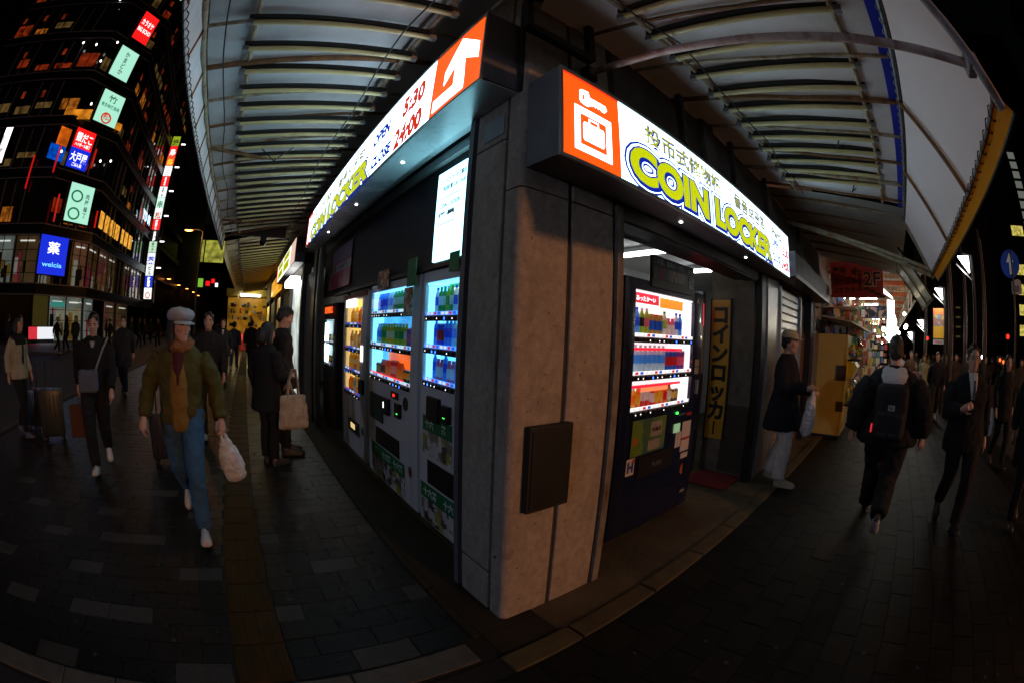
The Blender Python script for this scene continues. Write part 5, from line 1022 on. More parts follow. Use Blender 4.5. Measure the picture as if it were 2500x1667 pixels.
# stall awning with white flap by the capsule machines
fl_ = thing('stall_flap', 'pale folding flap over the stall next to the capsule machines', 'awning', (9.6, .6, 2.1)); MB().add([(9.0, 1.5, 2.25), (11.0, 1.5, 2.25), (11.0, .35, 2.02), (9.0, .75, 2.14), (9.0, 1.5, 2.28), (11.0, 1.5, 2.28), (11.0, .35, 2.05), (9.0, .75, 2.17)], [(0, 3, 2, 1), (4, 5, 6, 7), (0, 1, 5, 4), (1, 2, 6, 5), (2, 3, 7, 6), (3, 0, 4, 7)]).build('flap', mat('pale flap', (.4, .42, .38), .6), fl_, world=True)
# floodlights on posts beyond the yellow hem
for i, (az, el, d) in enumerate(((103.2, 10.6, 9.5), (98.8, 7.2, 13.5), (95.8, 3.6, 18), (94.2, 2.2, 22))):
    p = pol(az, d, elz(el, d)); t = thing('floodlight', ('nearest', 'second', 'third', 'farthest')[i]+' white floodlight on a post along the right pavement', 'lamp', (p.x, p.y, 0), 0, 'floodlights')
    MB().path([(p.x, p.y-.25, 0), (p.x, p.y-.25, p.z+.2), (p.x, p.y, p.z+.25)], .045, 8).build('post', dark_m, t, 60, True)
    b = MB(); b.prism([(-.16, .16), (.13, .16), (.13, -.16)], p+Vector((-.06, 0, 0)), (0, -1, 0), (0, 0, 1), .1); b.build('lens', lit('floodlight lens', (.95, 1, 1), 7), t, world=True)
    MB().path([p+Vector((0, .2, .02)), p+Vector((0, -.2, -.28))], .018, 6).build('hood', alu_m, t, world=True)
    fl2 = bpy.data.lights.new('floodlight_beam', 'POINT'); fl2.energy = (14, 30, 40, 40)[i]; fl2.color = (.95, 1, .95); fl2.shadow_soft_size = .1; fo = bpy.data.objects.new('floodlight_beam', fl2); COL.objects.link(fo); fo.parent = t; fo.location = (-.15, 0, p.z-.1)
# columns and dark buildings of the right street
for i, (az, d) in enumerate(((100.6, 12.5), (103.0, 17), (106.2, 15), (96.6, 20))):
    p = pol(az, d); t = thing('street_post', 'dark steel post with a pale edge, %s along the right kerb' % ('nearest', 'third', 'second', 'farthest')[i], 'post', (p.x, p.y, 0), 0, 'steel posts'); MB().tube((p.x, p.y, 0), (p.x, p.y, 5.5), .07, 8).build('shaft', dark_m, t, 60, True); MB().tube((p.x-.04, p.y-.09, .3), (p.x-.04, p.y-.09, 5.2), .012, 5).build('trim', mat('pale trim', (.5, .5, .55), .3, metal=.7), t, world=True)
ywin = lit('yellow office window', (.9, .75, .15), .55, .6, 2)
wl_ = [(x, x+2.2, 5.6+3.3*k, 7.6+3.3*k, ywin) for k in range(8) for x in (-33.2,) if k in (0, 1, 2, 3, 5, 6)]
tR = block('office_tower', 'dark office tower with a column of yellow windows at the right edge', 72, 84, -48, -22, 60, (.012, .012, .014), [(-32.5-0*k, -29.5, 5.3+3.05*k, 6.9+3.05*k, ywin) for k in (0, 1, 2, 3, 5)] + [(-35, -33.2, 20+1.7*k, 21.2+1.7*k, lit('pale grid window', (.45, .5, .42), .25)) for k in range(9)], 'x')
block('office_tower', 'black slab tower rising behind the floodlights on the right', 60, 70, -20, -8, 70, (.012, .012, .014), [(-13, -12.2, 4+1.2*k, 4.25+1.2*k, dimw) for k in range(4)], 'x')
block('office_tower', 'black tower closing the right street behind the market', 75, 85, -7, 6, 50, (.012, .012, .014), [], 'x')
block('office_tower', 'black building beyond the road at the far right', 30, 50, -70, -38, 45, (.012, .012, .014), [], 'x')
# traffic sign: blue disc with white arrow, 20 plate below
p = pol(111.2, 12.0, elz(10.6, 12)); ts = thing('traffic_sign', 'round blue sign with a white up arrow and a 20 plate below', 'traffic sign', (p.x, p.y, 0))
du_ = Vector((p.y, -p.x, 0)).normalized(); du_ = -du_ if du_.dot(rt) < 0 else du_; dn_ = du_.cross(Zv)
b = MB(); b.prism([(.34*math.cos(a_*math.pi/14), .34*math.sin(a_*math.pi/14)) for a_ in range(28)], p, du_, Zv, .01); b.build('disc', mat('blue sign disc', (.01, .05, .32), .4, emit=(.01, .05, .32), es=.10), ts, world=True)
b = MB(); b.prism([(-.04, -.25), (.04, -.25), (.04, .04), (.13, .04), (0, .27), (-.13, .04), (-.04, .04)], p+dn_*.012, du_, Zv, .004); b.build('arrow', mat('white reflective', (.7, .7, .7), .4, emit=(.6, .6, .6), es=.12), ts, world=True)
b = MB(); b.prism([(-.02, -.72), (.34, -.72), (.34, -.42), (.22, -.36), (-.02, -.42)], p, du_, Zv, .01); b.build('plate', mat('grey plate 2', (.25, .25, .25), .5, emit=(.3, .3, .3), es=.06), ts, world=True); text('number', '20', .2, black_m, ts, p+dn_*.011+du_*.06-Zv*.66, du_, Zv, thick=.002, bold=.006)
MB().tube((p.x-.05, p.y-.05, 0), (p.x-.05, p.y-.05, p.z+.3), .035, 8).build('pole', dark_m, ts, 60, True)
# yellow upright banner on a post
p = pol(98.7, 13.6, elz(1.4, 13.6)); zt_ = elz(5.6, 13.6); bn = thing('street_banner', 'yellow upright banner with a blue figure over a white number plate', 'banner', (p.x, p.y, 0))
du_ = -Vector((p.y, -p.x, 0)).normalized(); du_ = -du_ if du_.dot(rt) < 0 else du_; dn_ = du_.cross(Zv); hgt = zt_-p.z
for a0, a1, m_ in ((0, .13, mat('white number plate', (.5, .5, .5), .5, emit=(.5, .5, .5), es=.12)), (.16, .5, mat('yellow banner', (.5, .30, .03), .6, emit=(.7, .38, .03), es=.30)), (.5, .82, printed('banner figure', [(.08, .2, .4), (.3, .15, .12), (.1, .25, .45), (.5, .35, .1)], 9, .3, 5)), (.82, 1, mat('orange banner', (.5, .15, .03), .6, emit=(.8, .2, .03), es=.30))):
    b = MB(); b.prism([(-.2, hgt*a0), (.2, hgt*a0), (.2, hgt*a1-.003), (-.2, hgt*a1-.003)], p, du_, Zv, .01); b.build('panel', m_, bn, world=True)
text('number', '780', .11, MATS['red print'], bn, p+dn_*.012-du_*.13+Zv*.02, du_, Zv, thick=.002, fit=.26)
MB().tube((p.x+.03, p.y-.26, 0), (p.x+.03, p.y-.26, zt_+.3), .035, 8).build('pole', dark_m, bn, 60, True)
# traffic signals and small far lights
for i, (az, el, d, m_, r_) in enumerate(((110.2, 2.6, 30, led_r, .13), (96.9, 2.0, 32, led_r, .12), (109.6, -.2, 26, lit('amber red lamp', (1, .12, .02), 3), .09), (109.0, 0.0, 26, MATS['amber red lamp'], .09), (106.0, .2, 30, lit('white headlamp', (1, 1, 1), 8), .12))):
    p = pol(az, d, elz(el, d)); t = thing('signal_light', ('red traffic signal under the office windows', 'red traffic signal above the crowd beside the banner', 'small amber warning lamp over the road', 'second amber warning lamp over the road', 'white lamp over the heads of the crowd')[i], 'signal', (p.x, p.y, 0))
    MB().sphere(p, r_, 10, 8).build('lens', m_, t, 60, True); MB().cbox(p.x+.03, p.x+.2, p.y-.25, p.y+.25, p.z-.2, p.z+.22, .03).build('housing', black_m, t, world=True); MB().tube((p.x+.12, p.y, -.14), (p.x+.12, p.y, p.z), .05, 6).build('pole', dark_m, t, world=True)
# a car on the road at the right, seen from behind
p = pol(107.6, 21); car = thing('car', 'dark car with a red tail lamp on the road at the right', 'car', (p.x, p.y, -.14), R(-8))
prof = [(0, .35), (.05, .75), (.25, .95), (.75, 1.42), (1.2, 1.50), (2.2, 1.48), (2.9, 1.02), (3.9, .88), (4.2, .7), (4.25, .35)]
b = MB(); n_ = len(prof); rows_ = []
for k, w_s in ((-1, .74), (-.96, .84), (-.8, .86), (.8, .86), (.96, .84), (1, .74)):
    rows_.append([(x, k*(.86 if z < 1 else .86-.22*(z-1)/.5), z) for x, z in prof])
v_ = [q for r__ in rows_ for q in r__]; f_ = [(i*n_+j, i*n_+j+1, (i+1)*n_+j+1, (i+1)*n_+j) for i in range(5) for j in range(n_-1)] + [tuple(range(n_))[::-1], tuple(5*n_+j for j in range(n_))] + [(i*n_, (i+1)*n_, (i+1)*n_+n_-1, i*n_+n_-1) for i in range(5)]
b.add(v_, f_); b.build('body', mat('dark car paint', (.015, .015, .018), .25, coat=1.), car, 30)
for x in (.85, 3.4):
    for y in (-.80, .66):
        wh = MB().path([(x, y, .33), (x, y+.14, .33)], .33, 18).build('wheel', black_m, car, 40); MB().path([(x, y-.01, .33), (x, y+.15, .33)], .19, 12).build('rim', alu_m, wh, 40)
MB().box(.27, .72, -.66, .66, 1.0, 1.012).build('rear_window', pane_dark[0], car); 
for y in (-.78, .60): MB().cbox(-.03, .06, y, y+.18, .66, .80, .02).build('tail_lamp', lit('tail lamp', (1, .03, .02), 4), car)
MB().cbox(-.03, .02, -.2, .2, .5, .62, .01).build('number_plate', print_white, car)
# ------------------------------------------------------------------ people
BAKE = []
def ell(mb, rings, seg=16):
    """loft of ellipses: (centre, rx, ry, rot about x in radians)"""
    v = []; f = []; n = len(rings)
    for c, rx, ry, tx in rings:
        for k in range(seg):
            a = 2*math.pi*k/seg; y = math.sin(a)*ry; v.append((c[0]+math.cos(a)*rx, c[1]+y*math.cos(tx), c[2]+y*math.sin(tx)))
    for i in range(n-1):
        for k in range(seg): f.append((i*seg+k, i*seg+(k+1) % seg, (i+1)*seg+(k+1) % seg, (i+1)*seg+k))
    f.append(tuple(range(seg))[::-1]); f.append(tuple((n-1)*seg+k for k in range(seg))); mb.add(v, f); return mb
def curve(pts, rad, n=5):
    """smooth the joint chain (Catmull-Rom) and its radii"""
    P = [Vector(p) for p in pts]; out = []; rr = []
    for i in range(len(P)-1):
        p0 = P[max(i-1, 0)]; p1, p2 = P[i], P[i+1]; p3 = P[min(i+2, len(P)-1)]
        for k in range(n):
            t = k/n; t2 = t*t; t3 = t2*t
            q = .5*((2*p1)+(p2-p0)*t+(2*p0-5*p1+4*p2-p3)*t2+(3*p1-p0-3*p2+p3)*t3)
            out.append(p1.lerp(p2, t)*.55+q*.45); rr.append(rad[i]+(rad[i+1]-rad[i])*t)
    out.append(P[-1]); rr.append(rad[-1]); return out, rr
def limb(mb, pts, rad, seg=12): o, r = curve(pts, rad); mb.path(o, r, seg); return mb
cloud = {}
def skin(name, mb, m, parent, vox, smooth=4, fold=0., fs=.09, sub=0):
    o = mb.build(name, m, parent)
    md = o.modifiers.new('r', 'REMESH'); md.mode = 'VOXEL'; md.voxel_size = vox; md.use_smooth_shade = True
    if smooth: s = o.modifiers.new('s', 'SMOOTH'); s.factor = .5; s.iterations = smooth
    if fold:
        key = round(fs, 3)
        if key not in cloud: t = bpy.data.textures.new('folds', 'CLOUDS'); t.noise_scale = fs*1.5; t.noise_depth = 1; t.noise_basis = 'VORONOI_F2_F1' if fs > .03 else 'BLENDER_ORIGINAL'; cloud[key] = t
        d = o.modifiers.new('d', 'DISPLACE'); d.texture = cloud[key]; d.strength = -fold*1.25; d.mid_level = .5; d.texture_coords = 'GLOBAL'
    BAKE.append(o); return o
def bake():
    bpy.context.view_layer.update(); dg = bpy.context.evaluated_depsgraph_get(); done = {}
    for o in BAKE:
        me = bpy.data.meshes.new_from_object(o.evaluated_get(dg)); ms = [m for m in o.data.materials]; old = o.data
        me.materials.clear()
        for m in ms: me.materials.append(m)
        o.modifiers.clear(); o.data = me; me.name = o.name; me.polygons.foreach_set('use_smooth', [True]*len(me.polygons))
    BAKE.clear()
def cloth(name, c, rough=.85, var=.18): return mat(name, c, rough, var=var, vs=9, bump=.35, bs=220, spec=.25)
skin_m = mat('skin', (.46, .27, .19), .5, var=.06, vs=20); hair_m = mat('black hair', (.010, .008, .007), .42, var=.3, vs=60, bump=.6, bs=160); lip_m = mat('lips', (.36, .13, .11), .5); eye_m = mat('eyes', (.012, .009, .008), .15)
def shoe_mesh(up_m, sole_m, name='shoe'):
    b = MB(); st = [(-.10, .024, .055), (-.085, .035, .075), (-.04, .038, .085), (.02, .038, .075), (.07, .044, .055), (.12, .045, .045), (.155, .036, .036), (.175, .016, .024)]
    seg = 9
    rings = []
    for y, w, h in st:
        ring = [(w*1.04, y, 0.0), (w*1.06, y, .022)]+[(w*math.cos(t), y, .022+(h)*math.sin(t)) for t in [math.pi*(k+1)/(seg+1) for k in range(seg)]]+[(-w*1.06, y, .022), (-w*1.04, y, 0.0)]
        rings.append(ring)
    n = len(rings[0]); v = [p for r in rings for p in r]; o = len(b.v); b.v += v
    for i in range(len(rings)-1):
        for k in range(n):
            j = (k+1) % n; b.f.append((i*n+k, i*n+j, (i+1)*n+j, (i+1)*n+k)); b.mi.append(1 if k in (0, n-2, n-1) else 0)
    b.f.append(tuple(range(n))[::-1]); b.mi.append(0); b.f.append(tuple((len(rings)-1)*n+k for k in range(n))); b.mi.append(0)
    b.box(-.05, .05, .0, .0, 0, 0) if 0 else None
    me = b.mesh(name, [up_m, sole_m]); bm = bmesh.new(); bm.from_mesh(me); bmesh.ops.recalc_face_normals(bm, faces=bm.faces); bm.to_mesh(me); bm.free()
    me.polygons.foreach_set('use_smooth', [True]*len(me.polygons)); return me
def hand(mb, w, f, pn, curl, side):
    f = Vector(f).normalized(); pn = Vector(pn); pn = (pn-f*pn.dot(f)).normalized(); s = f.cross(pn)*side; w = Vector(w)
    mb.path([w-f*.01, w+f*.03, w+f*.07, w+f*.095], [.026, .036, .040, .034], 8)
    for i, L in enumerate((.070, .080, .075, .058)):
        b = w+f*.088+s*(-.031+.0205*i); pts = [b-f*.02, b]; ang = curl*.35; p = b
        for q in (.42, .32, .26):
            p = p+(f*math.cos(ang)+pn*math.sin(ang))*L*q; pts.append(p); ang += curl*.6
        mb.path(pts, [.0095, .0092, .0088, .0082, .007], 6)
    b = w+f*.025-s*.032; d1 = (f*.65-s*.7+pn*.25).normalized(); d2 = (f*.9-s*.15+pn*.5*max(.3, curl)).normalized()
    mb.path([b, b+d1*.035, b+d1*.04+d2*.028, b+d1*.04+d2*.05], [.014, .0115, .010, .008], 6)
def person(name, label, pos, az, H, top, legs_c, shoe=((.6, .6, .6), (.65, .65, .65)), stride=.0, lead=1, arms=None, hem=.86, collar=None, hair='short', headyaw=0., headpitch=0., lod=0, lean=0., fold=.020, wide=1., skirt=False, group=None, hem_flare=1., hairm=None, inner=None, sleeve=.052, trouser=1., collar_m=None, lift=.0, arms_w=1.):
    """arms: {side: (elbow, wrist, hand direction, palm normal, curl)} in metres for a 1.72 m body; side +1 is the person's right"""
    k = H/1.72
    t = thing(name, label, 'person', pos, -R(az), group); t.scale = (k, k, k)
    vox = (.0085, .016, .028)[lod]; gv = (.012, .018, .030)[lod]
    hip = Vector((0, 0, .93-abs(stride)*.05)); dz = hip.z-.93
    ch = Vector((0, lean*.35, 1.24+dz)); nk = Vector((0, lean*.55, 1.455+dz)); hd = Vector((0, lean*.62+.025, 1.60+dz))
    # legs
    feet = {}
    for s in (1, -1):
        fwd = stride*(1 if s == lead else -1)
        hx = .092*s*wide
        h0 = hip+Vector((hx, 0, 0))
        if fwd >= 0: an = Vector((.085*s, fwd*.5+.02, .085)); kn = Vector((.092*s, fwd*.36+.05, .50+dz*.5)); pit = .22*min(1, abs(fwd)/.5); 
        else: an = Vector((.085*s, fwd*.55, .085+.16*abs(fwd)+lift)); kn = Vector((.09*s, fwd*.12+.05, .49+dz*.5)); pit = -.75*min(1, abs(fwd)/.6)
        feet[s] = (h0, kn, an, pit)
    tro = MB()
    ell(tro, [((0, 0, hip.z-.09), .13*wide, .10, 0), ((0, 0, hip.z-.02), .165*wide, .118, 0), ((0, 0, hip.z+.08), .160*wide, .112, 0), ((0, 0, hip.z+.14), .145*wide, .10, 0)])
    for s in (1, -1):
        h0, kn, an, pit = feet[s]; q = trouser
        limb(tro, [h0+Vector((0, 0, .02)), h0.lerp(kn, .5)+Vector((0, .012, 0)), kn, kn.lerp(an, .45)+Vector((0, -.018, 0)), an+Vector((0, -.01, .015))], [.092*wide, .084*q, .067*q, .064*q, .056*q])
    skin('trousers', tro, cloth('cloth %.3f %.3f %.3f' % legs_c, legs_c), t, gv, 5, fold*.9, .07)
    # torso
    tor = MB(); hz = hem+dz*.3
    W = wide
    rings = [((0, 0, hz), .182*W*hem_flare, .135*hem_flare, 0), ((0, lean*.05, max(hz+.05, .98+dz)), .172*W, .128, 0), ((0, lean*.2, 1.10+dz), .170*W, .126, 0), ((0, lean*.35, 1.25+dz), .188*W, .134, 0), ((0, lean*.45, 1.36+dz), .192*W, .118, 0), ((0, lean*.5, 1.42+dz), .150*W, .095, 0), ((0, lean*.55, 1.47+dz), .070, .070, 0)]
    if hz < .85:
        tq = max(1, trouser)**.5; rings[0] = ((0, .01, hz), .200*W*hem_flare*tq, .172*hem_flare*tq, 0); rings[1] = ((0, .008, .96+dz), .192*W*tq, .150*tq, 0); rings.insert(1, ((0, .012, (hz+.96)/2), .198*W*(1+hem_flare)/2*tq, .165*(1+hem_flare)/2*tq, 0))
    elif hz < .9: rings.insert(1, ((0, 0, (hz+.98)/2), .178*W*(1+hem_flare)/2, .13*(1+hem_flare)/2, 0))
    ell(tor, rings, 20)
    A = {1: ((.245, -.04, 1.13), (.265, .045, .895), (.02, .12, -1), (-1, .2, 0), .5), -1: ((-.245, -.04, 1.13), (-.265, .045, .895), (-.02, .12, -1), (1, .2, 0), .5)}
    if stride and arms is None:
        for s in (1, -1):
            sw = -stride*.5*(1 if s == lead else -1); A[s] = ((.245*s, -.05+sw*.35, 1.14), (.255*s, .03+sw*.8, .91+abs(sw)*.08), (0, .2+sw, -1), (-s, .2, 0), .6)
    if arms: A.update(arms)
    body = MB()
    for s in (1, -1):
        el_, wr, hdv, pn, curl = A[s]; sh = Vector((.170*s*W, lean*.45, 1.378-.085*(arms_w-1)+dz)); el_ = Vector(el_)+Vector((0, lean*.2, dz)); wr = Vector(wr)+Vector((0, lean*.2, dz)); hdv = Vector(hdv).normalized()
        limb(tor, [sh, sh.lerp(el_, .5)+Vector((.012*s, 0, 0)), el_, el_.lerp(wr, .5), wr-hdv*.015], [.068*arms_w**.7, .068*arms_w, .062*arms_w, .057*arms_w, sleeve*.85])
        limb(body, [sh, el_, wr], [.04, .034, .024], 8)
        if lod == 0: hand(body, wr+hdv*.005, hdv, pn, curl, s)
        else: body.path([wr, wr+hdv*.05, wr+hdv*.10, wr+hdv*.145+Vector(pn)*.03], [.024, .036, .032, .014], 7); body.path([wr+hdv*.03, wr+hdv*.07+Vector((0, .04, 0))], [.014, .009], 5)
    tc = cloth('cloth %.3f %.3f %.3f' % top, top); skin('jacket', tor, tc, t, gv, 5, fold, .08)
    # body: one continuous figure under the clothes
    ell(body, [((0, 0, .90+dz), .10, .075, 0), ((0, 0, 1.0+dz), .12, .085, 0), ((0, lean*.35, 1.25+dz), .14, .09, 0), ((0, lean*.5, 1.40+dz), .11, .07, 0), (nk-Vector((0, 0, .02)), .056, .056, 0), (nk+Vector((0, .008, .06)), .050, .054, 0), (hd+Vector((0, -.01, -.06)), .050, .056, 0)])
    for s in (1, -1): h0, kn, an, pit = feet[s]; limb(body, [h0+Vector((0, 0, .02)), h0.lerp(kn, .5)+Vector((0, .012, 0)), kn, kn.lerp(an, .45)+Vector((0, -.018, 0)), an+Vector((0, -.01, -.015))], [.055, .048, .038, .034, .028], 8)
    Rm = Matrix.Rotation(headyaw, 3, 'Z') @ Matrix.Rotation(headpitch, 3, 'X')
    hb = MB()
    ell(hb, [((0, yc, z), rx, ry, 0) for z, rx, ry, yc in ((-.118, .022, .024, .060), (-.108, .036, .040, .048), (-.085, .052, .062, .028), (-.05, .063, .082, .012), (-.01, .069, .092, .004), (.035, .073, .097, 0), (.075, .070, .094, -.003), (.105, .054, .075, -.006), (.122, .022, .032, -.008))], 18)
    hb.sphere((0, .094, -.022), .017, 8, 6, sc=(.8, .95, 1.0)); hb.path([(0, .082, .022), (0, .093, .0), (0, .102, -.024)], [.010, .011, .014], 7); hb.sphere((0, .078, .032), .03, 10, 6, sc=(1.7, .6, .35)); hb.sphere((0, .075, -.058), .022, 10, 6, sc=(1.15, .8, .5)); hb.sphere((0, .068, -.098), .02, 8, 6, sc=(1.2, .8, .7))
    for s in (1, -1): hb.sphere((.042*s, .062, -.022), .026, 8, 6); hb.sphere((.073*s, -.008, -.012), .026, 8, 6, sc=(.35, .7, 1.15))
    body.add([Rm @ Vector(v)+hd for v in hb.v], hb.f)
    bd = skin('body', body, skin_m, t, vox, (3, 3, 2)[lod])
    def hp(b, nm, m, parent=None, sm=60): b.v = [tuple(Rm @ Vector(v)+hd) for v in b.v]; return b.build(nm, m, parent or t, sm)
    if lod < 2:
        for s in (1, -1):
            hp(MB().sphere((.030*s, .0865, .004), .0105, 8, 6, sc=(1.35, .55, .55)), 'eye', eye_m); hp(MB().path([(.014*s, .0925, .021), (.032*s, .0915, .026), (.050*s, .080, .020)], [.0035, .005, .003], 5), 'eyebrow', hair_m)
        hp(MB().sphere((0, .0885, -.060), .019, 10, 6, sc=(1.15, .45, .32)), 'mouth', lip_m)
    # hair
    hm = hairm or hair_m; hr = MB()
    if hair in ('short', 'long', 'bob', 'cap'):
        hr.sphere((0, -.012, .045), .1, 14, 10, sc=(.80, 1.04, .90)); hr.sphere((0, -.045, .0), .085, 12, 8, sc=(.88, .8, 1.0))
        if hair != 'cap':
            for i in range(9): a_ = -1.15+i*.29; hr.sphere((.064*math.sin(a_), .034+.034*math.cos(a_), .088-.012*abs(a_)), .020, 7, 5, sc=(1, 1, .9))
        for s in (1, -1): hr.sphere((.068*s, -.012, .01), .034, 8, 6, sc=(.5, 1, 1.25))
        if hair in ('long', 'bob'):
            L = .20 if hair == 'long' else .09
            for s in (1, -1): limb(hr, [(.062*s, -.01, .03), (.078*s, -.015, -.06), (.080*s, -.015, -.06-L*.5), (.066*s, -.02, -.06-L)], [.04, .036, .036, .02], 8)
            limb(hr, [(0, -.08, .03), (0, -.088, -.06), (0, -.085, -.06-L*.6), (0, -.07, -.06-L)], [.07, .078, .07, .03], 10)
    if hr.v:
        hr.v = [tuple(Rm @ Vector(v)+hd) for v in hr.v]; skin('hair', hr, hm, t, (.009, .015, .026)[lod], 2, .012 if lod < 2 else 0, .02)
    # shoes
    sm = shoe_mesh(mat('shoe upper %.2f %.2f %.2f' % shoe[0], shoe[0], .55, var=.15, vs=30), mat('shoe sole %.2f %.2f %.2f' % shoe[1], shoe[1], .6))
    for s in (1, -1):
        h0, kn, an, pit = feet[s]; o = place('shoe', sm, t); o.rotation_euler = (pit, 0, -.08*s)
        M3 = Matrix.Rotation(pit, 3, 'X'); an0 = M3 @ Vector((0, -.045, .075)); base = an-an0
        lowest = min((M3 @ v.co).z for v in sm.vertices); base.z = max(base.z, -lowest) if pit < 0 else -lowest
        o.location = base
    if collar:
        cb = MB(); cb.path([(.085*math.cos(a_), lean*.55+.085*math.sin(a_)-.005, 1.462+dz-.020*math.sin(a_)) for a_ in [2*math.pi*i/14 for i in range(14)]], collar[1], 8, closed=True)
        skin('collar', cb, collar[0], t, gv, 2, .02 if lod < 2 else 0, .02)
    t['_hd'] = tuple(hd); t['_dz'] = dz
    return t
def at_head(t, b, name, m, headyaw=0., headpitch=0., sm=60):
    Rm = Matrix.Rotation(headyaw, 3, 'Z') @ Matrix.Rotation(headpitch, 3, 'X'); hd = Vector(t['_hd']); b.v = [tuple(Rm @ Vector(v)+hd) for v in b.v]; return b.build(name, m, t, sm)
K = 1.063
def foot(px, py): p = G(px*K, py*K); return Vector((p.x, p.y, 0))
def bag_mesh(w, h, d, seed, sag_=.25):
    """limp carrier bag, mouth at the top"""
    b = MB(); rings = []; random.seed(seed)
    for i, (z, f, dd) in enumerate(((0, .30, .35), (-.12, .55, .5), (-.35, .86, .85), (-.65, 1.0, 1.0), (-.88, .95, .95), (-.97, .80, .75), (-1.0, .5, .4))):
        ring = []
        for k_ in range(18):
            a = 2*math.pi*k_/18; r = 1+.10*math.sin(a*5+i*1.3+seed)+.06*math.sin(a*9+i*2.1); ring.append(((math.cos(a)*w/2*f*r), math.sin(a)*d/2*dd*r, z*h+sag_*.1*h*math.cos(a+seed)*(-z)))
        rings.append(ring)
    v = [p for r in rings for p in r]; n = 18; b.add(v, [(i*n+k_, (i+1)*n+k_, (i+1)*n+(k_+1) % n, i*n+(k_+1) % n) for i in range(len(rings)-1) for k_ in range(n)]+[tuple((len(rings)-1)*n+k_ for k_ in range(n))[::-1], tuple(range(n))])
    return b
plastic = mat('white carrier bag', (.80, .82, .84), .35, var=.15, vs=12, transl=.35, bump=.6, bs=25)
def carrier(label, handpos, rz, w, h, d, seed):
    t = thing('carrier_bag', label, 'bag', Vector(handpos), rz); b = bag_mesh(w, h, d, seed)
    b.v = [(x, y, z-.06) for x, y, z in b.v]; skin('bag', b, plastic, t, .009, 1, .030, .045)
    for s in (1, -1): MB().path([(w*.12*s, 0, -.07), (w*.10*s, .0, -.02), (0, 0, .012)], [.018, .012, .010], 6).build('handle', plastic, t, 60)
    return t
def wpt(t, v):
    k = t.scale[0]; q = Matrix.Rotation(t.rotation_euler.z, 3, 'Z') @ (Vector(v)*k); return Vector(t.location)+q

# --- the walker in the cap, coming towards us on the left
pf = foot(458, 1235); pb_ = foot(464, 1163); c0 = pf.lerp(pb_, .5)
HW = R(42)
P1 = person('person', 'walker in pale flat cap, olive jacket with brown collar and jeans', c0+Vector((-.02, 0, 0)), 178, 1.70, (.062, .058, .013), (.035, .10, .19), ((.50, .48, .46), (.55, .54, .52)), stride=.62, lead=-1,
    arms={1: ((.30, -.02, 1.13), (.33, .12, .93), (.10, .45, -.8), (-1, .1, 0), 1.0), -1: ((-.30, -.06, 1.13), (-.34, .02, .90), (-.05, .25, -1), (1, .1, 0), 1.6)}, hem=.87, collar=(mat('brown fur collar', (.22, .085, .022), .95, var=.4, vs=50, bump=1., bs=120), .047), hair='long', headyaw=HW, lod=0, wide=1.05, hem_flare=1.05, fold=.028, arms_w=1.10, sleeve=.056, trouser=.98)
dz = P1['_dz']
b = MB(); ell(b, [((0, .12, .84+dz), .075, .045, 0), ((0, .128, 1.0+dz), .072, .045, 0), ((0, .132, 1.2+dz), .070, .042, 0), ((0, .11, 1.34+dz), .045, .03, 0)]); skin('cardigan', b, cloth('tan cardigan', (.20, .115, .025)), P1, .013, 3, .02, .07)
b = MB(); ell(b, [((0, .150, 1.18+dz), .02, .03, 0), ((0, .135, 1.30+dz), .042, .035, 0), ((0, .085, 1.41+dz), .055, .035, 0)]); b.build('shirt', cloth('maroon shirt', (.06, .012, .012)), P1, 60)
for i in range(4): MB().sphere((.005, .178-.003*i, 1.14-.075*i+dz), .008, 6, 5).build('button', mat('horn button', (.25, .18, .1), .4), P1, 60)
for s in (1, -1): MB().cbox(.10*s-.045, .10*s+.045, .135, .150, .96+dz, 1.02+dz, .008).build('pocket_flap', cloth('olive flap', (.075, .066, .018)), P1)
cp = MB(); ell(cp, [((0, 0, .030), .083, .107, .12), ((0, .0, .048), .106, .130, .12), ((0, -.002, .078), .116, .140, .12), ((0, -.008, .106), .104, .124, .10), ((0, -.014, .126), .07, .085, .06), ((0, -.016, .134), .025, .03, 0)], 20)
ct = mat('pale grey cap cloth', (.30, .32, .34), .9, var=.12, vs=12, bump=.3, bs=150)
hat = at_head(P1, cp, 'cap', ct, HW, R(-4)); 
bm_ = MB(); v_ = []
for rr, z in ((.088, .046), (.145, .026), (.147, .020), (.086, .038)): v_ += [(rr*math.sin(a_)*.80, rr*math.cos(a_)*1.0, z) for a_ in [(-1+2*i/12)*1.15 for i in range(13)]]
bm_.add(v_, [(j*13+i, j*13+i+1, ((j+1) % 4)*13+i+1, ((j+1) % 4)*13+i) for j in range(4) for i in range(12)]); at_head(P1, bm_, 'cap_brim', ct, HW, R(-4))
at_head(P1, MB().sphere((0, -.012, .136), .008, 8, 6), 'cap_button', ct, HW, R(-4))
hw_ = wpt(P1, (-.345, .05, .80+dz)); carrier('white carrier bag swinging from the hand of the cap walker', hw_+Vector((.0, 0, 0)), R(20), .18, .34, .11, 3).rotation_euler = (R(4), R(-14), R(15))

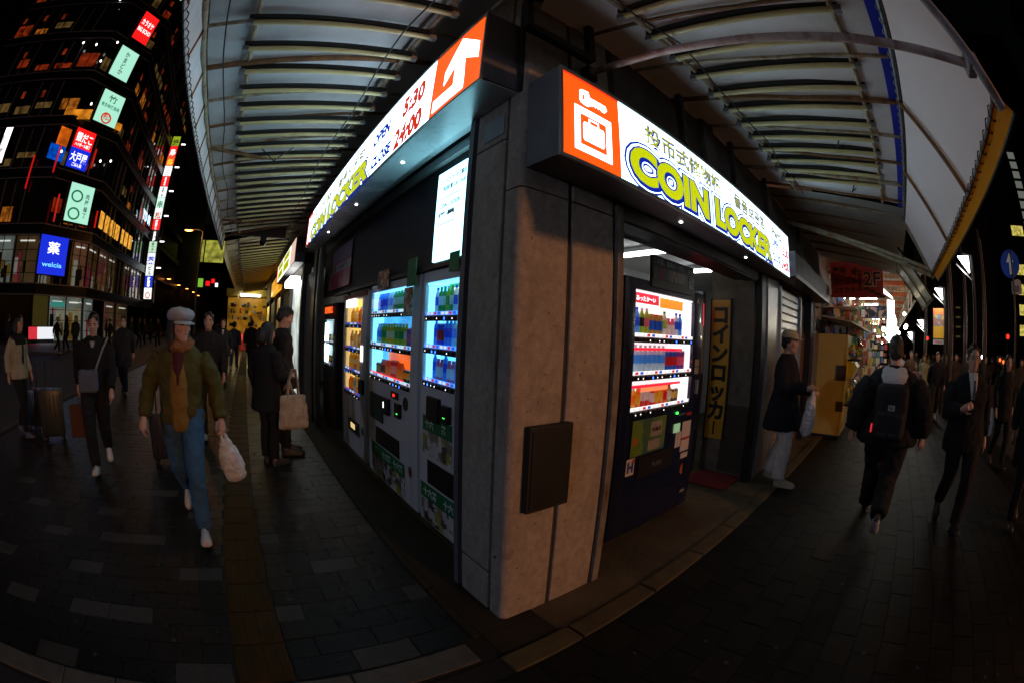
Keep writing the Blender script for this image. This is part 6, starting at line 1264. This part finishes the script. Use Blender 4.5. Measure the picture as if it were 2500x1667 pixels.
# --- man in black with a grey shoulder bag, white shoes
BLKC = (.009, .009, .010)
P2 = person('person', 'man in black track clothes with grey cross-body bag and white shoes', foot(240, 1070), 163, 1.67, BLKC, (.012, .012, .013), ((.55, .54, .50), (.6, .6, .58)), stride=.5, lead=1, hair='short', lod=0, headpitch=R(-14), wide=1.12, arms_w=1.15, trouser=1.2)
dz = P2['_dz']; MB().path([(0, .118, 1.36+dz), (.0, .125, 1.42+dz)], [.02, .04], 8).build('shirt', cloth('white tee', (.45, .45, .45)), P2, 60)
sb_ = thing('shoulder_bag', 'grey shoulder bag worn across the front of the man in black', 'bag', wpt(P2, (.06, .20, 1.02+dz)), P2.rotation_euler.z)
b = MB(); b.cbox(-.13, .13, -.045, .045, -.12, .11, .03); skin('pouch', b, cloth('grey nylon', (.09, .10, .13)), sb_, .014, 3, .012, .06)
MB().path([(-.10, .0, .1), (-.20, -.07, .32), (-.26, -.16, .42), (-.22, -.30, .35)], .014, 6).build('strap', cloth('grey strap', (.20, .21, .22)), sb_, 60)
tg = thing('paper_bag', 'brown paper bag hanging beside the man in black', 'bag', wpt(P2, (.30, -.02, .62)), P2.rotation_euler.z); MB().cbox(-.10, .10, -.05, .05, -.26, .08, .006).build('bag', mat('brown paper', (.07, .026, .008), .8, var=.2), tg); MB().path([(-.06, 0, .08), (-.03, 0, .2), (.03, 0, .2), (.06, 0, .08)], .004, 4).build('handle', mat('brown paper', (.2, .1, .03)), tg)
# --- woman in cream and black jacket with suitcases at the left edge
P3 = person('person', 'woman in cream and black jacket standing with suitcases at the left edge', foot(58, 1000), 95, 1.62, (.34, .31, .22), (.012, .012, .014), ((.05, .05, .05), (.1, .1, .1)), stride=.25, lead=1, hair='bob', lod=1, hem=.84, wide=1.1)
b = MB(); ell(b, [((0, .0, 1.30), .215, .150, 0), ((0, .01, 1.40), .20, .132, 0), ((0, .01, 1.455), .11, .095, 0)]); skin('yoke', b, cloth('black yoke', (.014, .014, .014)), P3, .016, 2)
MB().cbox(-.03, .03, .125, .145, .88, 1.30, .01).build('front_panel', MATS['black yoke'], P3)
def suitcase(label, pos, rz, w, h, d, m):
    t = thing('suitcase', label, 'suitcase', pos, rz); MB().cbox(-w/2, w/2, -d/2, d/2, .06, h, .045).build('shell', m, t, 40)
    for i in range(5): MB().cbox(-w*.36+i*w*.18-.012, -w*.36+i*w*.18+.012, -d/2-.006, d/2+.006, .12, h-.06, .005).build('rib', m, t)
    MB().path([(-.08, 0, h-.01), (-.08, 0, h+.34), (.08, 0, h+.34), (.08, 0, h-.01)], .010, 6).build('handle', dark_m, t, 40)
    for x in (-w*.38, w*.38):
        for y in (-d*.35, d*.35): MB().path([(x-.015, y, .03), (x+.015, y, .03)], .03, 10).build('wheel', black_m, t, 40)
    return t
suitcase('dark green hard suitcase beside the woman in cream and black', foot(128, 1008), R(20), .42, .68, .27, mat('dark green shell', (.014, .022, .021), .4, var=.1))
suitcase('small black suitcase behind the dark green one', foot(88, 985), R(-10), .36, .60, .25, mat('black shell', (.015, .015, .018), .4))
# --- others on the left pavement
P4 = person('person', 'person in a dark coat and face mask walking behind the man in black', foot(287, 905), 175, 1.68, (.020, .020, .024), (.013, .013, .015), ((.02, .02, .02), (.05, .05, .05)), stride=.45, lead=-1, hair='short', lod=1, hem=.62, wide=1.12)
at_head(P4, MB().sphere((0, .075, -.055), .05, 10, 8, sc=(1.05, .62, .85)), 'face_mask', mat('white mask', (.55, .55, .55), .8))
P5 = person('person', 'man in dark clothes just behind the shoulder of the cap walker', foot(487, 1000), 180, 1.74, (.016, .016, .018), (.014, .014, .016), ((.5, .45, .38), (.5, .5, .5)), stride=.5, lead=1, hair='short', lod=1, wide=1.1)
suitcase('black suitcase rolled beside the cap walker', foot(386, 1060), R(5), .36, .58, .26, MATS['black shell'])
P6 = person('person', 'man in dark suit with white shirt farther back on the left pavement', foot(512, 878), 180, 1.70, (.018, .018, .021), (.016, .016, .018), ((.02, .02, .02), (.03, .03, .03)), stride=.4, lead=-1, lod=1, hem=.72)
MB().path([(0, .115, 1.28), (0, .125, 1.42)], [.02, .045], 8).build('shirt', MATS['white tee'], P6, 60)
P7 = person('person', 'person in grey hoodie and jeans walking away on the left pavement', foot(537, 851), 5, 1.66, (.05, .05, .06), (.05, .07, .12), ((.45, .45, .45), (.5, .5, .5)), stride=.5, lead=1, lod=1)
P8 = person('person', 'person in long black coat seen from behind near the tactile strip', foot(577, 848), 2, 1.72, (.013, .013, .015), (.014, .014, .016), ((.5, .5, .5), (.5, .5, .5)), stride=.3, lead=-1, lod=1, hem=.60, wide=1.1)
# --- couple in black by the machines
P9 = person('person', 'woman in black coat with a canvas bag facing the vending machines', foot(622, 1066), 55, 1.60, (.010, .010, .011), (.011, .011, .012), ((.02, .02, .02), (.03, .03, .03)), hair='bob', lod=0, hem=.70, wide=1.06, hem_flare=1.12, headpitch=R(-10),
    arms={1: ((.25, .02, 1.13), (.20, .22, 1.10), (-.3, 1, .1), (0, -.4, -1), 1.2)})
P10 = person('person', 'man in black bending his head beside the woman with the canvas bag', foot(655, 1040), 88, 1.80, (.011, .011, .013), (.012, .012, .013), ((.015, .015, .015), (.03, .03, .03)), hair='short', lod=0, headpitch=R(-20), hem=.80, wide=1.05)
tt = thing('tote_bag', 'cream canvas tote bag hanging from the arm of the woman in black', 'bag', AY(716, 1000, 4.52)); tt.rotation_euler.z = R(12)
b = MB(); ell(b, [((0, 0, -.20), .175, .045, 0), ((0, 0, -.17), .18, .06, 0), ((0, 0, 0), .165, .05, 0), ((0, 0, .16), .145, .028, 0)], 20); skin('bag', b, mat('canvas', (.42, .34, .22), .9, var=.25, vs=10, dirt=(.30, .22, .13), ds=9, bump=.3, bs=200), tt, .013, 2, .02, .07)
for y in (.02, -.02): MB().path([(-.07, y, .14), (-.055, y, .30), (-.01, y, .44), (.03, y, .44), (.055, y, .30), (.07, y, .14)], .011, 6).build('handle', MATS['canvas'], tt, 60)

# --- man in beige cap and white trousers by the shutter
P11 = person('person', 'man in beige cap, long dark coat and white trousers standing by the shutter', foot(1772, 1108), 182, 1.77, (.010, .010, .016), (.72, .68, .60), ((.40, .36, .25), (.45, .42, .35)), stride=.16, lead=1, hair='cap', lod=0, hem=.66, wide=1.06, hem_flare=1.18, trouser=1.3, headpitch=R(-3),
    arms={1: ((.27, .06, 1.13), (.13, .30, 1.12), (-.6, .6, .25), (0, 0, -1), 1.3), -1: ((-.25, .06, 1.12), (-.10, .32, 1.08), (.7, .5, .15), (0, 0, -1), 1.3)})
cp = MB(); ell(cp, [((0, -.005, .050), .086, .110, 0), ((0, -.008, .085), .084, .106, 0), ((0, -.012, .118), .066, .083, 0), ((0, -.014, .136), .03, .04, 0)], 18); bc = mat('beige cap cloth', (.36, .30, .19), .9, var=.1); at_head(P11, cp, 'cap', bc, 0, R(-3))
bm_ = MB(); v_ = []
for rr, z in ((.09, .058), (.165, .044), (.166, .038), (.088, .050)): v_ += [(rr*math.sin(a_)*.72, rr*math.cos(a_), z) for a_ in [(-1+2*i/12)*1.05 for i in range(13)]]
bm_.add(v_, [(j*13+i, j*13+i+1, ((j+1) % 4)*13+i+1, ((j+1) % 4)*13+i) for j in range(4) for i in range(12)]); at_head(P11, bm_, 'cap_brim', bc, 0, R(-3))
cb_ = carrier('white carrier bag hanging from the hands of the man in the beige cap', wpt(P11, (.06, .37, 1.11)), R(20), .19, .44, .12, 8); cb_.rotation_euler = (R(3), R(-5), R(30))
# --- person with black backpack walking away
P12 = person('person', 'person in black puffer jacket with white hood walking away at the right', foot(1985, 1225)+Vector((.22, 0, 0)), 92, 1.76, (.008, .008, .009), (.010, .011, .014), ((.03, .03, .03), (.5, .5, .5)), stride=.72, lead=-1, hair='short', lod=0, hem=.80, wide=1.36, arms_w=1.65, sleeve=.078, trouser=1.4, fold=.03, lift=.05,
    arms={1: ((.34, -.06, 1.12), (.38, .0, .90), (.05, .3, -1), (-1, .2, 0), .8), -1: ((-.34, -.04, 1.12), (-.38, -.02, .90), (-.05, .25, -1), (1, .2, 0), .8)})
dz = P12['_dz']; b = MB(); ell(b, [((0, -.155, 1.31+dz), .06, .028, 0), ((0, -.15, 1.355+dz), .115, .055, .2), ((0, -.115, 1.405+dz), .138, .085, .35), ((0, -.06, 1.452+dz), .118, .098, .35), ((0, -.03, 1.472+dz), .075, .075, .3)], 18); skin('hood', b, mat('white hood', (.42, .42, .44), .9, var=.1), P12, .012, 4, .02, .06)
bp = thing('backpack', 'black backpack with a small label worn by the person walking away', 'bag', wpt(P12, (0, -.20, 1.10+dz)), P12.rotation_euler.z)
b = MB(); b.cbox(-.165, .165, -.10, .06, -.24, .24, .06); skin('pack', b, cloth('black nylon', (.010, .010, .012), .6), bp, .014, 3, .012, .08)
b = MB(); b.cbox(-.14, .14, -.135, -.08, -.21, .02, .035); skin('front_pocket', b, MATS['black nylon'], bp, .014, 3, .01, .08)
lb = MB(); lb.box(-.035, .035, -.108, -.104, .03, .075); lab = lb.build('label', mat('grey label', (.30, .30, .30), .6), bp); text('lettering', 'FILA', .028, black_m, lab, Vector((-.026, -.1085, .043)), RX, Zv, thick=.001, world=False, fit=.052, bold=.001)
text('lettering', 'FILA FILA FILA FILA', .03, mat('dim grey print', (.10, .10, .10), .6), bp, Vector((-.12, -.139, -.17)), RX, Zv, thick=.001, world=False, fit=.24)
MB().cbox(-.19, -.175, -.05, .0, -.17, -.10, .004).build('red_tag', mat('red tag', (.75, .05, .02), .5, emit=(1, .08, .03), es=.12), bp)
for s in (1, -1): MB().path([(.11*s, .05, .20), (.13*s, .14, .30), (.13*s, .30, .22), (.15*s, .34, .0)], .022, 6).build('strap', MATS['black nylon'], bp, 60)
# --- man in suit and glasses coming towards us
P13 = person('person', 'man in black suit, white shirt and glasses coming towards us at the right', foot(2165, 1200), 268, 1.72, (.008, .008, .010), (.009, .009, .010), ((.012, .012, .012), (.02, .02, .02)), stride=.45, lead=-1, hair='short', lod=0, hem=.74, wide=1.26, arms_w=1.2, trouser=1.15,
    arms={1: ((.27, .02, 1.12), (.16, .26, 1.16), (-.6, .5, .3), (-.3, -1, 0), 1.3)})
dz = P13['_dz']; b = MB(); ell(b, [((0, .135, 1.24+dz), .02, .018, 0), ((0, .128, 1.34+dz), .045, .026, 0), ((0, .085, 1.43+dz), .062, .03, 0), ((0, .05, 1.475+dz), .06, .05, 0)]); b.build('shirt', MATS['white tee'], P13, 60)
MB().prism([(-.014, 1.41), (.014, 1.41), (.010, 1.385), (.022, 1.26), (0, 1.235), (-.022, 1.26), (-.010, 1.385)], (0, .336, dz), (-1, 0, 0), (0, -.12, 1), .006).build('tie', black_m, P13)
gl = MB()
for s in (1, -1): gl.path([(s*.032+.024*math.cos(a_), .104, .004+.018*math.sin(a_)) for a_ in [2*math.pi*i/12 for i in range(12)]], .0022, 5, closed=True); gl.path([(s*.056, .103, .008), (s*.074, .04, .008), (s*.076, -.01, .006)], .002, 4)
gl.path([(-.009, .104, .006), (.009, .104, .006)], .0022, 4); at_head(P13, gl, 'glasses', mat('glasses frame', (.05, .05, .05), .3, metal=.8))
P14 = person('person', 'dark figure cut off by the right edge of the picture', foot(2318, 1200), 275, 1.72, (.009, .009, .010), (.009, .009, .010), ((.015, .015, .015), (.02, .02, .02)), stride=.4, lead=1, lod=1, hem=.6, wide=1.15, hair='short')
P15 = person('person', 'dark-coated person with a pale bag behind the man in the suit', foot(2282, 1070), 270, 1.68, (.012, .012, .013), (.012, .012, .013), ((.02, .02, .02), (.02, .02, .02)), stride=.4, lead=-1, lod=1, hem=.7, hair='bob')
pbg = thing('carrier_bag', 'narrow pale bag carried beside the man in the suit', 'bag', wpt(P15, (.30, .02, .90)), P15.rotation_euler.z); bag_mesh(.16, .42, .08, 4).build('bag', plastic, pbg, 60)
# --- the crowd: four figures built once, then copied
pro = [person('person', 'x', (0, 0, -50), 0, 1.68, BLKC, BLKC, ((.3, .3, .3), (.3, .3, .3)), stride=.45, lead=1, lod=2, hair='short'), person('person', 'x', (0, 0, -50), 0, 1.60, BLKC, BLKC, ((.1, .1, .1), (.1, .1, .1)), stride=.25, lead=-1, lod=2, hair='bob', hem=.7),
       person('person', 'x', (0, 0, -50), 0, 1.72, BLKC, BLKC, ((.1, .1, .1), (.1, .1, .1)), lod=2, hair='short', hem=.8, wide=1.1)]
bake()
def crowd(k_, label, pos, az, H, top, legs_c, group):
    o = pro[k_]; c = o.copy(); COL.objects.link(c); c.location = pos; c.rotation_euler = (0, 0, -R(az)); q = H/1.72; c.scale = (q, q, q); tag(c, label, 'person', group)
    for ch in o.children:
        d = ch.copy(); COL.objects.link(d); d.parent = c
        nm = d.name.split('.')[0]
        if nm in ('jacket', 'trousers'):
            cc = top if nm == 'jacket' else legs_c; d.material_slots[0].link = 'OBJECT'; d.material_slots[0].material = cloth('cloth %.3f %.3f %.3f' % cc, cc)
    return c
D1 = (.02, .02, .022); D2 = (.035, .032, .03)
GR = 'crowd on the right pavement'
for k_, label, x, y, H, az, top, lc in ((1, 'girl in a pink top in the crowd at the right', 2093, 955, 1.38, 268, (.45, .22, .20), (.03, .035, .06)), (1, 'person in pale green jacket and mask in the crowd', 2113, 935, 1.62, 270, (.26, .30, .20), (.08, .10, .12)),
    (0, 'man in brown jacket with a light bag in the crowd', 2084, 925, 1.72, 268, (.10, .06, .04), (.04, .05, .07)), (0, 'person in black hoodie with white mask in the crowd', 2140, 965, 1.70, 272, (.012, .012, .016), D1), (2, 'tall man in grey-green coat in the middle of the crowd', 2118, 905, 1.76, 265, (.10, .10, .07), D2),
    (0, 'person in a yellow jacket behind the man in the suit', 2165, 920, 1.66, 275, (.30, .24, .05), D1), (2, 'man in dark jacket beside the yellow-jacketed person', 2188, 925, 1.70, 270, (.05, .03, .025), D1), (1, 'person in white at the left end of the crowd', 2062, 900, 1.64, 90, (.40, .40, .42), D2),
    (0, 'dark figure at the back of the crowd under the banner', 2150, 885, 1.70, 270, D1, D1), (2, 'dark figure at the back of the crowd under the floodlights', 2130, 880, 1.68, 92, D2, D1), (1, 'dark-haired figure farthest back in the market aisle', 2075, 872, 1.62, 270, D1, D1), (0, 'dark figure at the right end of the crowd', 2215, 905, 1.72, 265, D1, D1), (2, 'person with a green scarf near the right edge', 2300, 985, 1.68, 270, (.03, .05, .03), D1), (0, 'dark figure beyond the green scarf', 2255, 930, 1.7, 268, D1, D1), (1, 'figure in dark coat near the market stalls', 2045, 880, 1.64, 275, (.06, .05, .05), D1)):
    crowd(k_, label, foot(x, y), az, H, top, lc, GR)
for i, (x, y, H) in enumerate(((2180, 905, 1.7), (2200, 890, 1.66), (2232, 915, 1.72), (2245, 900, 1.62), (2272, 920, 1.7), (2100, 880, 1.74), (2170, 880, 1.68), (2320, 930, 1.7), (2335, 950, 1.66), (2140, 870, 1.7), (2158, 935, 1.64), (2212, 950, 1.7))):
    crowd(i % 3, 'dark silhouette packed among the crowd on the right pavement', foot(x, y), (270, 90, 262)[i % 3], H, (D1, BLKC, D2)[i % 3], BLKC, GR)
GL = 'people across the left street'
for i, (x, y, H) in enumerate(((131, 812, 1.66), (152, 808, 1.74), (173, 812, 1.70), (20, 830, 1.7), (318, 800, 1.70), (332, 795, 1.66), (362, 800, 1.7), (345, 788, 1.68), (300, 808, 1.72), (252, 806, 1.66), (425, 800, 1.70), (500, 790, 1.7), (556, 785, 1.68), (600, 800, 1.66))):
    crowd(i % 3, ('slim silhouette before the white low box', 'tall silhouette before the white low box', 'silhouette by the lit store window', 'dark figure at the far left edge', 'silhouette beside the sign stack foot', 'smaller silhouette beside the sign stack foot', 'dark figure on the crossing under the sign stack', 'distant figure on the far pavement', 'dark figure by the glass building corner', 'silhouette in front of the lit store door', 'distant figure beyond the cap walker', 'distant figure farther along the left pavement', 'distant figure near the yellow stall', 'distant figure by the white-lit doorway')[i], foot(x, y), (90, 270, 180, 0)[i % 4], H, (D1, BLKC, D2)[i % 3], (D1, BLKC)[i % 2], GL)
for o in pro:
    for ch in list(o.children): bpy.data.objects.remove(ch)
    bpy.data.objects.remove(o)
for o in list(COL.objects):
    for q in ('_hd', '_dz'):
        if q in o: del o[q]
